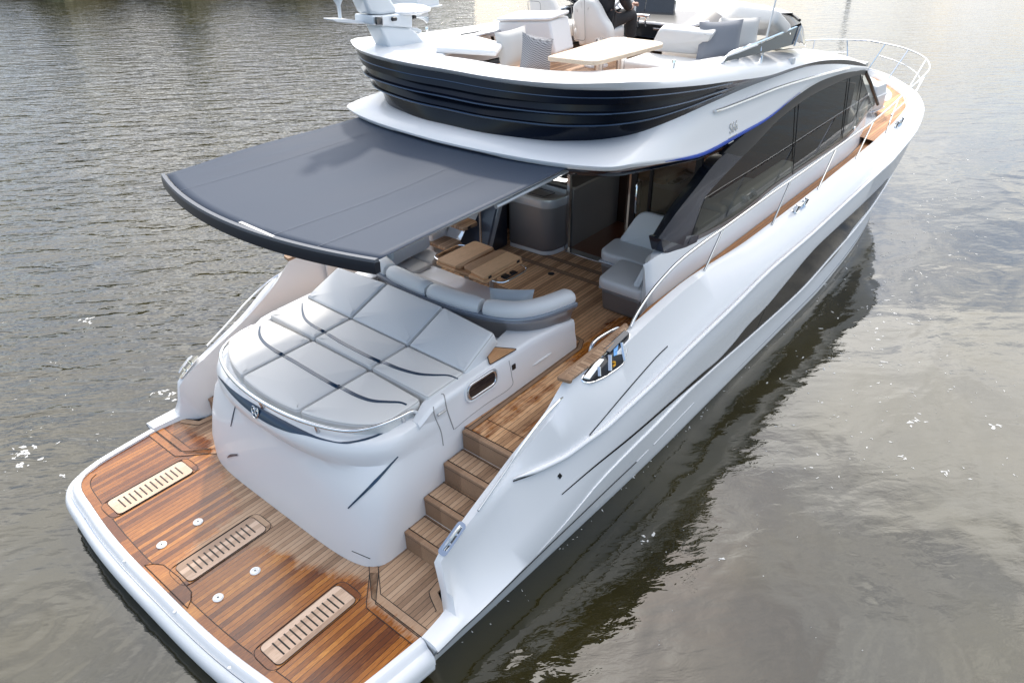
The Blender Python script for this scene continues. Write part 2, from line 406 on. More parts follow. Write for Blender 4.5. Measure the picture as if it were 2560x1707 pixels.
# stations: x -> points 3..10 (groove, chine, mid, knuckle, crease, bulwark outer, bulwark inner, inner foot)
ST = {
 .81: [(2.37,-.05),(2.40,0),(2.385,.035),(2.35,.05),(2.31,.055),(2.26,.055),(2.215,.045),(2.19,-.02)],
 1.13: [(2.37,-.05),(2.40,0),(2.385,.04),(2.35,.055),(2.31,.06),(2.25,.06),(2.18,.05),(2.155,-.02)],
 1.22: [(2.375,-.05),(2.405,.0),(2.33,.06),(2.145,.26),(2.13,.43),(2.115,.54),(2.05,.51),(2.0,-.02)],
 1.6: [(2.38,-.06),(2.415,.01),(2.27,.16),(2.165,.56),(2.15,.68),(2.125,.745),(2.05,.735),(1.97,-.02)],
 2.1: [(2.38,-.07),(2.43,.05),(2.32,.30),(2.205,.82),(2.18,.90),(2.13,.955),(2.05,.945),(1.97,-.02)],
 2.7: [(2.38,-.09),(2.44,.14),(2.38,.46),(2.30,.75),(2.265,.95),(2.19,1.235),(2.09,1.25),(1.98,.2)],
 2.95: [(2.38,-.10),(2.44,.2),(2.40,.5),(2.345,.77),(2.295,.98),(2.20,1.28),(2.10,1.445),(1.985,.5)],
 3.3: [(2.38,-.11),(2.44,.24),(2.42,.55),(2.385,.80),(2.325,.99),(2.225,1.375),(2.10,1.465),(1.985,.7)],
 4.0: [(2.38,-.14),(2.44,.26),(2.45,.6),(2.43,.86),(2.34,1.03),(2.215,1.455),(2.1,1.48),(1.985,.85)],
 5.2: [(2.36,-.18),(2.39,.2),(2.44,.62),(2.465,.98),(2.345,1.14),(2.19,1.52),(2.1,1.54),(2.03,1.2)],
 7.0: [(2.34,-.25),(2.36,.05),(2.44,.6),(2.485,1.11),(2.365,1.265),(2.18,1.415),(2.1,1.43),(2.07,1.3)],
 9.0: [(2.33,-.3),(2.36,-.03),(2.43,.6),(2.485,1.12),(2.37,1.26),(2.18,1.39),(2.1,1.41),(2.07,1.3)],
 10.4: [(2.29,-.3),(2.33,.01),(2.41,.6),(2.48,1.15),(2.375,1.27),(2.18,1.41),(2.1,1.43),(2.07,1.3)],
 12.0: [(2.18,-.3),(2.25,-.02),(2.37,.6),(2.48,1.175),(2.38,1.29),(2.18,1.43),(2.1,1.45),(2.07,1.3)],
 13.6: [(2.03,-.2),(2.17,.14),(2.31,.66),(2.43,1.27),(2.33,1.37),(2.12,1.46),(2.05,1.48),(2.02,1.3)],
 15.05: [(1.78,-.05),(2.02,.32),(2.14,.76),(2.24,1.36),(2.15,1.43),(1.99,1.48),(1.92,1.5),(1.89,1.3)],
 16.27: [(1.42,.1),(1.70,.5),(1.78,.86),(1.84,1.42),(1.77,1.46),(1.64,1.49),(1.58,1.5),(1.55,1.3)],
 17.2: [(.9,.2),(1.12,.62),(1.2,.94),(1.25,1.45),(1.19,1.48),(1.08,1.5),(1.03,1.5),(1.0,1.3)],
 17.95: [(.34,.3),(.46,.72),(.52,1.0),(.56,1.47),(.52,1.49),(.46,1.5),(.42,1.5),(.4,1.3)],
 18.25: [(.02,.35),(.03,.8),(.03,1.05),(.03,1.48),(.03,1.5),(.025,1.5),(.02,1.5),(.015,1.3)]}
SX = sorted(ST)
HF = [pchip(SX, [ST[x][k] for x in SX]) for k in range(8)]
DXF = pchip([.81, 1.13, 1.22, 1.6, 2.1, 18], [[0]*8, [0]*8, [0, .02, .06, .07, .03, -.03, -.05, .13], [0, 0, .01, .01, 0, 0, 0, 0], [0]*8, [0]*8])
def hull_row(x):
    wy = float(WLY(x)[0]); r = [Vector((x, wy * .8, zw(x) - 1.0)), Vector((x, wy, zw(x) - .05)), Vector((x, wy + .035, zw(x) + .10))]
    dx = DXF(x)
    for k in range(8):
        y, z = HF[k](x); r.append(Vector((x + dx[k], y, z)))
    return r
xs = [.81, .95, 1.05, 1.13, 1.17, 1.22] + list(np.linspace(1.3, 4.2, 26)) + list(np.linspace(4.4, 18.25, 56))
rows = [hull_row(x) for x in xs]
h = MB().put(loft(rows, capa=True)).put(mirror(loft(rows, capa=True)))
k = rows[0]; h.put((k[:5] + [Vector((v.x, -v.y, v.z)) for v in k[:5][::-1]], [tuple(range(10))]))
hull = h.build('hull', GEL, yacht, smooth=50); weld(hull)
HB = bvh_of(hull)
def kpt(x, s=-1, k=6, dy=0, dz=0): r = hull_row(x)[k]; return Vector((r.x, s * (r.y + dy), r.z + dz))
KPX = [(1178,1103),(1210,1092),(1240,1080),(1270,1066),(1300,1050),(1345,1018),(1390,985),(1440,940),(1500,885),(1560,826),(1620,768),(1690,700),(1766,625),(1866,538),(1967,445),(2045,374)]
for s in (-1, 1):
    xr = [2.02, 2.1, 2.25, 2.4] + list(np.linspace(2.6, 17.1, 60))
    kp = [hit(px, py, HB, .004)[0] for px, py in KPX]; kp = [Vector((p.x, -s * p.y, p.z)) for p in kp]
    kp = [p for p in spline(kp, 5)] + [kpt(x, s, 6, .004, 0) for x in np.linspace(13.2, 18.2, 30)]
    nk = len(kp)
    m = MB().put(tube([p + Vector((0, s * .006, .027)) for p in kp], [.004 + .022 * min(1, i / 8) for i in range(nk)], 10)); m.build('rubbing_strake', GEL, yacht)
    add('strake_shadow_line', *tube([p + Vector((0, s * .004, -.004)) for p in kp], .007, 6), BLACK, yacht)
    add('boot_stripe', *loft([[Vector((x, s * (WLY(x)[0] + .028), zw(x) + .085)), Vector((x, s * (WLY(x)[0] + .032), zw(x) + .125)), Vector((x, s * (WLY(x)[0] + .024), zw(x) + .125))] for x in np.linspace(.83, 17.4, 54)]), NAVYST, yacht)
    add('groove_line', *tube([kpt(x, s, 3, .004, 0) for x in np.linspace(.82, 4.0, 24)], .007, 6), BLACK, yacht)
    ch = []
    for x in np.linspace(2.1, 17.9, 70):
        g = min(1, (x - 2.1) / 2.2); ch.append([kpt(x, s, 4, -.01, .03 * g), kpt(x, s, 4, .022 * g, .012 * g), kpt(x, s, 4, .024 * g, -.004), kpt(x, s, 4, -.015, -.03 * g)])
    add('chine_strake', *loft(ch), GEL, yacht)
# hull windows, slit and details, laid on the hull where the photograph shows them (starboard) and mirrored to port
c5 = crop(1500, 600, 600); c6 = crop(1640, 560, 600); c7 = crop(1700, 280, 600); c12 = crop(1200, 900, 600)
wt = [c12(800,1308), c12(1100,1050), c12(1480,740), c5(720,1555), c5(860,1430), c5(1000,1305), c5(1150,1180), c5(1300,1020), c5(1450,835), c5(1640,640), c5(1830,410), c5(2090,100), c6(1800,10), c7(1760,930), c7(1950,745), c7(2035,655)]
wb = [c12(802,1318), c12(1105,1062), c12(1490,752), c5(740,1562), c5(885,1440), c5(1030,1320), c5(1200,1170), c5(1390,1010), c5(1570,860), c5(1790,660), c5(2040,430), c5(2330,115), c6(1930,40), c7(1870,930), c7(1995,745), c7(2042,655)]
def band(bvh, A, B, off=.004, n=5, cols=5):
    a = spline([Vector((*p, 0)) for p in A], n); b = spline([Vector((*p, 0)) for p in B], n); rows = []
    for p, q in zip(a, b):
        r = []
        for k in range(cols):
            w = p.lerp(q, k / (cols - 1)); hh = hit(w.x, w.y, bvh, off)
            if hh: r.append(hh[0])
        if len(r) == cols: rows.append(r)
    return loft(rows)
hw = band(HB, wt, wb)
add('hull_window', *hw, HGLASS, yacht); add('hull_window', *mirror(hw), HGLASS, yacht)
add('window_joint', *strip_on(HB, [(1760, 703), (1737, 757)], .010, .007, 4), BLACK, yacht)
for nm, pts, w, mt in (('styling_line', [c12(1070,735), c12(1400,345), c12(1700,0), c5(660,1040)], .012, BLACK),
                       ('drain_slot', [c12(770,1150), c12(792,1118)], .05, BLACK), ('hull_spray_rail', [c12(1480,1050), c12(1650,880)], .02, GEL), ('hull_spray_rail', [c12(1700,830), c12(2095,420)], .02, GEL)):
    v = strip_on(HB, pts, w, .006); add(nm, *v, mt, yacht)
    add(nm, *mirror(v), mt, yacht)

# ------------------------------------------------------------------ bathing platform
half = [(-.29, 0), (-.286, .6), (-.262, 1.1), (-.215, 1.55), (-.19, 1.78), (-.165, 1.9), (-.12, 1.995), (-.05, 2.06), (.08, 2.11), (.25, 2.145), (.81, 2.195)]
aft = [Vector((x, -y, 0)) for x, y in half[::-1]] + [Vector((x, y, 0)) for x, y in half[1:]]
aft = spline(aft, 4)
def offs(path, d):
    o = []
    for i, p in enumerate(path):
        t = (path[min(i+1, len(path)-1)] - path[max(i-1, 0)]).normalized(); o.append(p + Vector((-t.y, t.x, 0)) * d)
    return o
sec = [(-.03, -.06), (-.004, -.01), (0, .022), (.012, .03), (.055, .030), (.075, .015), (.088, -.015), (.10, -.03), (.135, -.04), (.165, -.065), (.183, -.11), (.18, -.17), (.165, -.18), (.172, -.195), (.165, -.25), (.13, -.30), (-.2, -.32)]
prof = [[p + Vector((0, 0, z)) for p in offs(aft, d)] for d, z in sec]
add('platform_rim', *loft(prof), GEL, yacht, smooth=35)
add('rim_strip', *tube([p + Vector((0, 0, -.028)) for p in offs(aft, .103)][12:-12], .009, 8), CHROME, yacht)
for yv in (1.55, .55, -.35, -1.2, -1.9):
    add('rim_drain', *lathe([(.0, 0), (.012, .002), (.012, .004)], (-.30 - .06, yv, .031), 10), STEEL, yacht)
# teak sheet with its wet patch (a stain with its own outline)
stb = [(.818,-2.203), (1.098,-2.189), (1.126,-2.174), (1.193,-2.035), (1.22,-1.99), (1.33,-1.975), (1.46,-1.97)]
outl = [(p.x, p.y) for p in aft] + [(x, -y) for x, y in stb] + [(1.46, 0)] + stb[::-1]
b2 = lambda X, Y: (459.4 + X * .23437, 1200.8 + Y * .23437)
b1 = lambda X, Y: (147 + X * .23437, 955.5 + Y * .23437)
dry = [U(*p, z=0) for p in [b1(1100,80), b1(1290,130), b1(1430,230), b1(1500,330), b1(1490,420), b1(1560,560), b1(1630,700), b1(1690,820), b1(1725,930), b1(1560,1080), b1(1500,1160), b1(1350,1260),
       b1(1200,1400), b2(-180,500), b2(0,505), b2(300,330), b2(440,240), b2(600,200), b2(700,255), b2(900,310), b2(1000,390), b2(1280,450), b2(1560,530), b2(1660,560), b2(1690,760), b2(1900,930), b2(2150,1120), b2(2352,1150)]] + [Vector((.9,-2.9,0)), Vector((2,-2.9,0)), Vector((2,2.9,0)), Vector((1.0,2.9,0))]
def sdist(p, poly):
    d = 9; ins = False; n = len(poly)
    for i in range(n):
        a, b = poly[i], poly[(i+1) % n]; ab = b - a; t = max(0, min(1, (p - a).dot(ab) / max(1e-9, ab.dot(ab)))); d = min(d, (p - a - ab * t).length)
        if (a.y > p.y) != (b.y > p.y) and p.x < (b.x - a.x) * (p.y - a.y) / (b.y - a.y) + a.x: ins = not ins
    return -d if ins else d
def wet_of(p):
    q = Vector((p.x, p.y, 0)); return sdist(q, dry)
def sheet(name, poly, z, m, parent, wet=None, step=.06):
    b = bmesh.new(); f = b.faces.new([b.verts.new((x, y, z)) for x, y in poly]); bmesh.ops.triangulate(b, faces=[f])
    if wet:
        for ax, lo, hi in ((0, min(p[0] for p in poly), max(p[0] for p in poly)), (1, min(p[1] for p in poly), max(p[1] for p in poly))):
            for t in np.arange(lo + step/2, hi, step):
                co = [0, 0, 0]; co[ax] = t; no = [0, 0, 0]; no[ax] = 1
                bmesh.ops.bisect_plane(b, geom=b.verts[:] + b.edges[:] + b.faces[:], plane_co=co, plane_no=no)
    b.verts.index_update(); V = [v.co.copy() for v in b.verts]; F = [tuple(v.index for v in q.verts) for q in b.faces]; b.free()
    o = add(name, V, F, m, parent)
    if wet:
        a = o.data.attributes.new('wet', 'FLOAT', 'POINT')
        for i, v in enumerate(o.data.vertices): a.data[i].value = wet(v.co)
    return o
sheet('platform_teak', outl, .0, TEAKW, yacht, wet_of)
def board(path, w, z, name, m, wet=None, parent=yacht):
    """margin board: flat teak strip edged with caulk"""
    P = [Vector(p) for p in path]; A = offs(P, w/2); B = offs(P, -w/2)
    V, F = loft([[a.lerp(b, t) + Vector((0, 0, z)) for t in (0, .33, .67, 1)] for a, b in zip(A, B)])
    o = add(name, V, F, m, parent)
    if wet:
        at = o.data.attributes.new('wet', 'FLOAT', 'POINT')
        for i, v in enumerate(o.data.vertices): at.data[i].value = wet(v.co)
    q = MB()
    for d in (w/2, -w/2): q.put(loft([[p + Vector((0, 0, z + .0015)) for p in offs(P, d + .0035)], [p + Vector((0, 0, z + .0015)) for p in offs(P, d - .0035)]]))
    q.build(name.replace('board', 'seam'), CAULK, parent); return o
def dense(pts, st=.05):
    o = []
    for a, b in zip(pts[:-1], pts[1:]):
        a, b = Vector(a), Vector(b); n = max(1, int((b - a).length / st))
        o += [a.lerp(b, k / n) for k in range(n)]
    return o + [Vector(pts[-1])]
board(offs(aft, -.045)[10:-10], .085, .003, 'margin_board', TEAKPW, wet_of)
for s in (1, -1):
    # joint between the lifting platform and the fixed quarter decks
    j = [(.815, 2.19 * s, 0), (.815, 1.6 * s, 0), (1.06, 1.33 * s, 0)]
    for o_, nm in ((-.045, 'joint_board'), (.052, 'joint_board')):
        jj = [(x + o_ * (1 if k < 2 else .6), y + (0 if k == 0 else -s * o_ * .4 if k == 1 else -s * o_ * .8), z) for k, (x, y, z) in enumerate(j)]
        board(dense(jj), .082, .004, nm, TEAKPW, wet_of)
    q = [Vector((x, abs(y) * s, 0)) for x, y in stb]
    pin = [v - Vector((.0, .045 * s, 0)) for v in dense([tuple(v) for v in q[1:]], .03)]
    board(pin, .08, .003, 'margin_board', TEAKPW, wet_of)
# tread boards at the stern edge
bo = [(-.235, -.42), (-.235, .42), (-.17, .36), (-.12, .27), (-.105, 0), (-.12, -.27), (-.17, -.36)]
o = sheet('stern_inlay_board', [(x - .025, y * .9 ) for x, y in bo], .006, TEAKPW, yacht, wet_of)
q = MB(); P = [Vector((x - .025, y * .9, .0075)) for x, y in bo]; q.put(tube(P, .004, 5, closed=True)); q.build('inlay_seam', CAULK, yacht)
# three teak gratings with slots, four chock sockets
for yc in (1.345, 0, -1.345):
    g = rpoly([(-.10, yc - .14, .007), (.735, yc - .14, .007), (.735, yc + .14, .007), (-.10, yc + .14, .007)], .06, 5)
    gr = add('grating', *prism([p - Vector((0, 0, .006)) for p in g], (0, 0, .007)), TEAKG, yacht)
    q = MB()
    for k in range(12):
        x = .0 + .631 * k / 11; q.put(box((x, yc, .0085), (.014, .165, .003)))
    q.build('slot', CAULK, gr)
    q = MB(); q.put(tube(g, .0035, 5, closed=True)); q.put(tube(rpoly([(-.17, yc - .155, .004), (.80, yc - .155, .004), (.80, yc + .155, .004), (-.17, yc + .155, .004)], .1, 5), .0035, 5, closed=True)); q.build('grating_seam', CAULK, gr)
    for x0, x1 in ((-.165, -.105), (.742, .795)):
        e = sheet('end_board', [(p.x, p.y) for p in rpoly([(x0, yc - .15, 0), (x1, yc - .15, 0), (x1, yc + .15, 0), (x0, yc + .15, 0)], .03, 3)], .005, TEAKPW, gr, wet_of)
for x in (.354, -.029):
    for y in (.4905, -.4905):
        d = add('deck_socket', *lathe([(.0, 0), (.048, .0), (.048, .006), (.042, .010), (0, .010)], (x, y, .002), 24), WHITEP, yacht)
        add('socket_hole', *lathe([(0, 0), (.008, 0), (.008, .002), (0, .002)], (x, y, .0122), 12), BLACK, d)
        add('socket_ring', *tube([(x + .032 * math.cos(a), y + .032 * math.sin(a), .0125) for a in np.linspace(0, 2*math.pi, 24, endpoint=False)], .003, 6, closed=True), STEEL, d)

# ------------------------------------------------------------------ stairs both sides and walkways (z = .903 cockpit sole)
SOLE = .90
risers = [(1.425, .228), (1.705, .453), (1.995, .678), (2.275, SOLE)]
for s in (1, -1):
    y0, y1 = sorted((1.385 * s, 1.985 * s))
    for i, (x, z) in enumerate(risers):
        xe = risers[i+1][0] + .02 if i < 3 else 2.6
        st = add('stair_step', *boxr(x, xe, y0, y1, z - .24 if i else -.05, z - .004), TEAKP, yacht)
        if i < 3:
            add('tread', *boxr(x + .055, xe - .045, y0 + .01, y1 - .01, z - .01, z), TEAK, st)
        add('nosing', *boxr(x - .008, x + .05, y0, y1, z - .035, z + .002), TEAKP, st, bevel=.008)
        add('tread_seam', *MB().put(boxr(x + .05, x + .056, y0, y1, z - .002, z + .003)).put(boxr(x - .003, x + .001, y0, y1, z - .041, z - .036)).put(boxr(xe - .05, xe - .044, y0, y1, z - .002, z + .003)).__dict__.values(), CAULK, st)
        if i in (1, 3): add('light_strip', *boxr(x - .002, x + .012, y0, y1, z - .237, z - .222), WHITEP, st)
def wet2(p):
    a = p.y + 1.50 + .0 * p.x; v = -.5
    for yy, w_, x0, x1 in ((-1.60, .045, 2.3, 3.35), (-1.44, .06, 2.4, 3.4), (-1.50, .13, 4.0, 5.0), (-1.66, .09, 4.2, 5.15), (-1.86, .03, 2.5, 4.0)):
        dx = max(x0 - p.x, p.x - x1, 0); v = max(v, w_ - abs(p.y - yy) - dx * .5)
    if p.x < 2.36: v = max(v, .08 - abs(p.y + 1.47) * .6 - max(0, p.x - 2.34) * 3)
    return v
sole_poly = [(2.325, -1.985), (6.35, -1.985), (6.35, 1.985), (2.325, 1.985)]
sheet('cockpit_sole', sole_poly, SOLE + .001, teak('teak_cockpit', 1, .05, wet=True, tint=(1.5, 1.36, 1.15)), yacht, wet2, .08)
for x in (5.62, 5.9): board([(x, -1.1, 0), (x, .4, 0), (x, .95, 0)], .07, SOLE + .004, 'cockpit_board', TEAKP)
board([(4.75, .9, 0), (4.75, .3, 0), (4.75, -.4, 0)], .07, SOLE + .004, 'cockpit_board', TEAKP)
board(dense([(2.33, -1.43, 0), (4.18, -1.43, 0), (4.33, -1.36, 0), (4.38, -1.15, 0)], .05), .05, SOLE + .004, 'margin_board', TEAKP)
q = lathe([(0, 0), (.045, 0), (.045, .006), (.03, .008), (0, .008)], tuple(U(1266, 629, z=SOLE) + Vector((0, 0, .001))), 20); add('floor_drain', *q, BLACK, yacht)

# ------------------------------------------------------------------ island: garage moulding, sunpad, sofa back
def ring(x0, a, b, n, z, xf=4.18, bs=1.395):
    P = []
    for k in range(25):
        t = -math.pi/2 + math.pi * k / 24
        y = b * math.copysign(abs(math.sin(t)) ** (2/n), math.sin(t)); x = x0 + a * (1 - abs(math.cos(t)) ** (2/n)); P.append(Vector((x, y, z)))
    L = [Vector((xf - (xf - P[0].x) * k / 8, -(bs + (b - bs) * (k/8)**2), z)) for k in range(8)]
    return L + P + [Vector((p.x, -p.y, p.z)) for p in L[::-1]]
RG = [(.955,.5,1.385,5,-.02,1.395), (.95,.5,1.385,5,.04,1.395), (.965,.5,1.385,5,.30,1.395), (1.01,.5,1.37,4.2,.62,1.39), (1.045,.5,1.345,3.4,.86,1.385), (1.062,.52,1.33,3.0,.935,1.38), (1.058,.54,1.325,2.8,.985,1.375), (1.012,.6,1.325,2.35,1.012,1.37),
      (.985,.62,1.33,2.25,1.07,1.365), (.98,.62,1.33,2.2,1.14,1.36), (1.0,.62,1.32,2.2,1.20,1.355), (1.03,.62,1.305,2.2,1.235,1.345), (1.07,.6,1.28,2.2,1.25,1.335), (1.16,.56,1.2,2.2,1.252,1.25), (1.6,.3,.9,2.2,1.252,1.0)]
isl = MB().put(loft([ring(x0, a, b, n, z, bs=bs) for x0, a, b, n, z, bs in RG], capb=True))
isl.put(([Vector((4.18, y, z)) for y, z in ((1.395,-.02),(-1.395,-.02),(-1.335,1.25),(1.335,1.25))], [(0, 1, 2, 3)]))
island = isl.build('garage_moulding', GEL, yacht, smooth=32)
# side coamings of the island
for s in (1, -1):
    cs = []
    for x, zt, w in ((1.78, 1.252, .05), (1.86, 1.29, .07), (1.95, 1.335, .09), (2.1, 1.35, .1), (2.6, 1.36, .11), (3.0, 1.365, .2), (3.4, 1.36, .28), (3.9, 1.30, .3), (4.12, 1.255, .3), (4.18, 1.22, .28)):
        r = .035; cs.append([Vector((x, s * y, z)) for y, z in ((1.394 - .046 * (1 - min(1, (x - 1.78) / 1.2)), .80), (1.386 - .055 * (1 - min(1, (x - 1.78) / 1.2)), 1.0), (1.352 - .03 * (1 - min(1, (x - 1.78) / .8)), zt - .08), (1.343, zt - .03), (1.325, zt - .006), (1.30, zt), (1.30 - w, zt + .004), (1.295 - w, zt - .02), (1.28 - w, 1.2))])
    add('side_coaming', *loft(cs, capa=True, capb=True), GEL, yacht, smooth=45)
ICB = bvh_of(island, *[o for o in yacht.children if o.name.startswith('side_coaming')])
c4 = crop(400, 600, 900); cg = crop(100, 1000, 1060); cw = crop(1000, 700, 800)
# navy stripe, side strokes and badge on the stern
up = [c4(365,865), c4(400,905), c4(480,980), c4(600,1062), c4(760,1152), c4(900,1225), c4(1020,1280), c4(1130,1312), c4(1200,1318), c4(1300,1305), c4(1420,1270), c4(1535,1214)]
lo = [c4(367,870), c4(412,935), c4(470,1010), c4(570,1105), c4(690,1190), c4(830,1250), c4(960,1278), c4(1060,1306), c4(1200,1330), c4(1310,1316), c4(1425,1281), c4(1538,1219)]
add('navy_stripe', *band(ICB, up, lo, .004, 5, 5), NAVYST, yacht)
for pts, w in (([c4(493,1085), c4(478,1150), c4(464,1215)], [.004, .016, .006]), ([cg(1985,312), cg(1860,450), cg(1710,598)], [.01, .03, .012]), ([cg(1040,318), cg(1060,306), cg(1097,302)], [.004, .03, .02])):
    add('styling_stroke', *strip_on(ICB, pts, w, .007, 10), NAVYST, yacht)
add('rubbing_line', *strip_on(ICB, [cg(1730,835), cg(1832,878)], .008, .003), BLACK, yacht)
hb = hit(*c4(625, 1124), ICB, .008)
if hb:
    p, n = hb; sx = Vector((0, 0, 1)).cross(n).normalized(); sz = n.cross(sx); q = MB()
    def bp(u, v, o=0): return p + sx * u + sz * v + n * o
    out_ = [(-.05, .045), (-.03, .05), (0, .04), (.03, .05), (.05, .045), (.055, 0), (.035, -.045), (0, -.058), (-.035, -.045), (-.055, 0)]
    q.put(tube([bp(u, v) for u, v in out_], .0055, 6, closed=True))
    for sg in (1, -1): q.put(tube([bp(sg * (.026 + .02 * math.cos(a)), .006 + .024 * math.sin(a) + .0 * a, .001) for a in np.linspace(0, 2*math.pi, 14, endpoint=False)], .005, 6, closed=True))
    q.put(tube([bp(0, .04), bp(0, -.01), bp(.03, -.03)], .005, 6)).put(tube([bp(0, -.01), bp(-.03, -.03)], .005, 6))
    bd = q.build('stern_badge', CHROME, yacht); add('badge_field', *prism([bp(u*.93, v*.93, -.004) for u, v in out_], n * .003), NAVYST, bd)
# panel joints, porthole, vent, catch on the starboard side of the island (and joints to port)
for pts, w in (([cw(245,930), cw(255,1000), cw(300,1110), cw(318,1215)], .010), ([cw(305,835), cw(325,850), cw(345,950), cw(395,1097)], .011), ([cw(800,590), cw(820,700), cw(815,785), cw(640,905), cw(500,1010), cw(400,1095)], .006)):
    v = strip_on(ICB, pts, w, .0025, 8); add('panel_joint', *v, SEAM, yacht); add('panel_joint', *mirror(v), SEAM, yacht)
def plate_on(bvh, corners, off, n=6):
    hs = [hit(*p, bvh, off) for p in corners]; hs = [h for h in hs if h]
    return [h[0] for h in hs], sum((h[1] for h in hs), Vector((0,0,0))).normalized()
def oval(c, w, h, r, ax, ay, n=8):
    c = Vector(c); ax = Vector(ax).normalized(); ay = Vector(ay).normalized(); return rpoly([c + ax*a*w/2 + ay*b*h/2 for a, b in ((-1,-1),(1,-1),(1,1),(-1,1))], r, n)
hp = hit(*cw(603, 768), ICB, 0)
if hp:
    p, n = hp; ax = Vector((1, 0, 0)); ay = n.cross(ax).normalized(); ay = ay if ay.z > 0 else -ay; ax = (ax + n * -ax.dot(n)).normalized()
    fr = add('porthole', *tube([v + n * .002 for v in oval(p, .40, .155, .075, ax, ay)], .014, 10, closed=True), STEEL, yacht)
    add('porthole_recess', *tube([v for v in oval(p, .46, .21, .1, ax, ay)], .012, 8, closed=True), GEL, fr)
    g = oval(p + n * .003, .40, .155, .075, ax, ay); add('pane', g, [tuple(range(len(g)))], SCREEN, fr, smooth=None)
hp = hit(*cw(835, 637), ICB, 0)
if hp:
    p, n = hp; add('courtesy_light', *prism(oval(p, .055, .06, .008, ax, ay), n * .006), BLACK, yacht)
hp = hit(*cw(1040, 585), ICB, 0)
if hp:
    p, n = hp; add('air_slot', *tube([p + ax * -.17 + ay * .0, p + ax * -.1, p + ax * .1, p + ax * .17], [.004, .014, .014, .004], 8), GEL2, yacht)
hp = hit(*cw(300, 972), ICB, 0)
if hp:
    p, n = hp; add('latch', *tube([p + ax * -.05 + n * .012, p + ax * .05 + n * .012 + ay * .004], .012, 8), STEEL, yacht)
# teak inlay triangles on the coaming, cup holders
ci = crop(1000, 400, 800)
for s in (1, -1):
    tri = [U(*ci(630, 1400), z=1.367), U(*ci(690, 1378), z=1.367), U(*ci(862, 1392), z=1.367), U(*ci(660, 1508), z=1.367)]
    tri = [Vector((v.x, abs(v.y) * s, v.z)) for v in tri]
    if s < 0: tri = tri[::-1]
    t_ = rpoly(tri, .03, 4); ti = add('teak_inlay', *prism(t_, (0, 0, .006)), TABT, yacht); add('inlay_seam', *tube([p + Vector((0, 0, .006)) for p in t_], .005, 6, closed=True), CAULK, ti)
    for k, (cx, cy) in enumerate(((540, 1508), (553, 1492))):
        v = U(*ci(cx, cy), z=1.35); add('cup_holder', *lathe([(.0, 0), (.045, 0), (.05, .012), (.04, .014), (.034, -.0), (0, .002)], (v.x, abs(v.y) * s, 1.352 + .002 * k), 20), WHITEP, yacht)
# stern grab rail around the sunpad
rp = [(1.86,-1.222,1.29), (1.80,-1.222,1.335), (1.62,-1.20,1.345), (1.42,-1.13,1.345), (1.25,-.99,1.345), (1.13,-.72,1.345), (1.055,-.38,1.345), (1.03,0,1.345)]
rp = rp + [(x, -y, z) for x, y, z in rp[-2::-1]]
rail = add('stern_rail', *tube(spline(rp, 6), .019, 12), CHROME, yacht)
for y, x in ((.71,1.122), (-.71,1.122), (1.21,1.70), (-1.21,1.70), (0,1.03)):
    add('rail_post', *tube([(x, y, 1.335), (x + .03, y * .98, 1.235)], [.012, .022], 10), STEEL, rail)

# sunpad: three columns of aft cushion, mid cushion and raised backrest
pad = empty('sun_lounger_pad', (2.0, 0, 1.25), 'large cream sunbathing pad of nine cushions with dark blue bands, on the stern', 'sun pad')
def arc_x(y, base=1.10): return base + .62 * (1 - math.sqrt(max(0, 1 - (min(abs(y), 1.20) / 1.27) ** 2)))
SE = .445
zc_ = 1.372
def padpoly(ya, yb, f, n=7):
    P = [Vector((f(ya + (yb - ya) * k / n), ya + (yb - ya) * k / n, zc_)) for k in range(n + 1)]
    return P
g = .008
for ya, yb in ((-1.195, -SE - g), (-SE + g, SE - g), (SE + g, 1.195)):
    ed = padpoly(ya, yb, arc_x); poly = ed + [Vector((1.985 - .03 * (abs(yb) > 1), yb, zc_)), Vector((1.985 - .03 * (abs(ya) > 1), ya, zc_))]
    add('aft_cushion', *cushion(poly, .13, .035, .05, .012, (0, 0, 1)), LEATH, pad)
    ya2, yb2 = (ya * 1.03 if abs(ya) > 1 else ya), (yb * 1.03 if abs(yb) > 1 else yb)
    poly = [Vector((2.005, ya2, zc_ + .012)), Vector((2.005, yb2, zc_ + .012)), Vector((2.50, yb2, zc_ + .025)), Vector((2.50, ya2, zc_ + .025))]
    add('middle_cushion', *cushion(poly, .15, .035, .03, .01, (0, 0, 1)), LEATH, pad)
    yt = lambda y: y * .98
    xt = lambda y: 3.05 - .07 * (abs(y) > 1)
    poly = [Vector((2.50, ya2, zc_ + .027)), Vector((2.50, yb2, zc_ + .027)), Vector((xt(yb), yt(yb2), 1.605)), Vector((xt(ya), yt(ya2), 1.605))]
    add('backrest_cushion', *cushion(poly, .17, .04, .03, .012, (-.3, 0, 1)), LEATH_SHADE, pad)
PB = bvh_of(*[o for o in pad.children])
PIPE = mat('piping_beige', (.50, .485, .46), .6)
for c_ in list(pad.children):
    V_ = [v.co + ORG[c_.name] for v in c_.data.vertices]
    m_ = (len(V_) - 1) // 9; ring_ = V_[4 * m_:5 * m_]
    og_ = pad.location
    add('piping', *tube(ring_, .0042, 6, closed=True), PIPE, c_)
cp = crop(420, 740, 600)
s1 = [cp(903,295), cp(895,360), cp(915,420), cp(965,475), cp(1050,535), cp(1110,570), cp(1250,650), cp(1450,770), cp(1645,882), cp(1690,892), cp(1850,975), cp(2000,1025), cp(2150,1037), cp(2270,1042), cp(2340,1065)]
s2 = [cp(1315,70), cp(1318,150), cp(1345,225), cp(1420,290), cp(1540,357), cp(1700,455), cp(1900,560), cp(2085,648), cp(2120,652), c4(1560,840), c4(1680,873), c4(1780,882), c4(1880,884), c4(1945,905)]
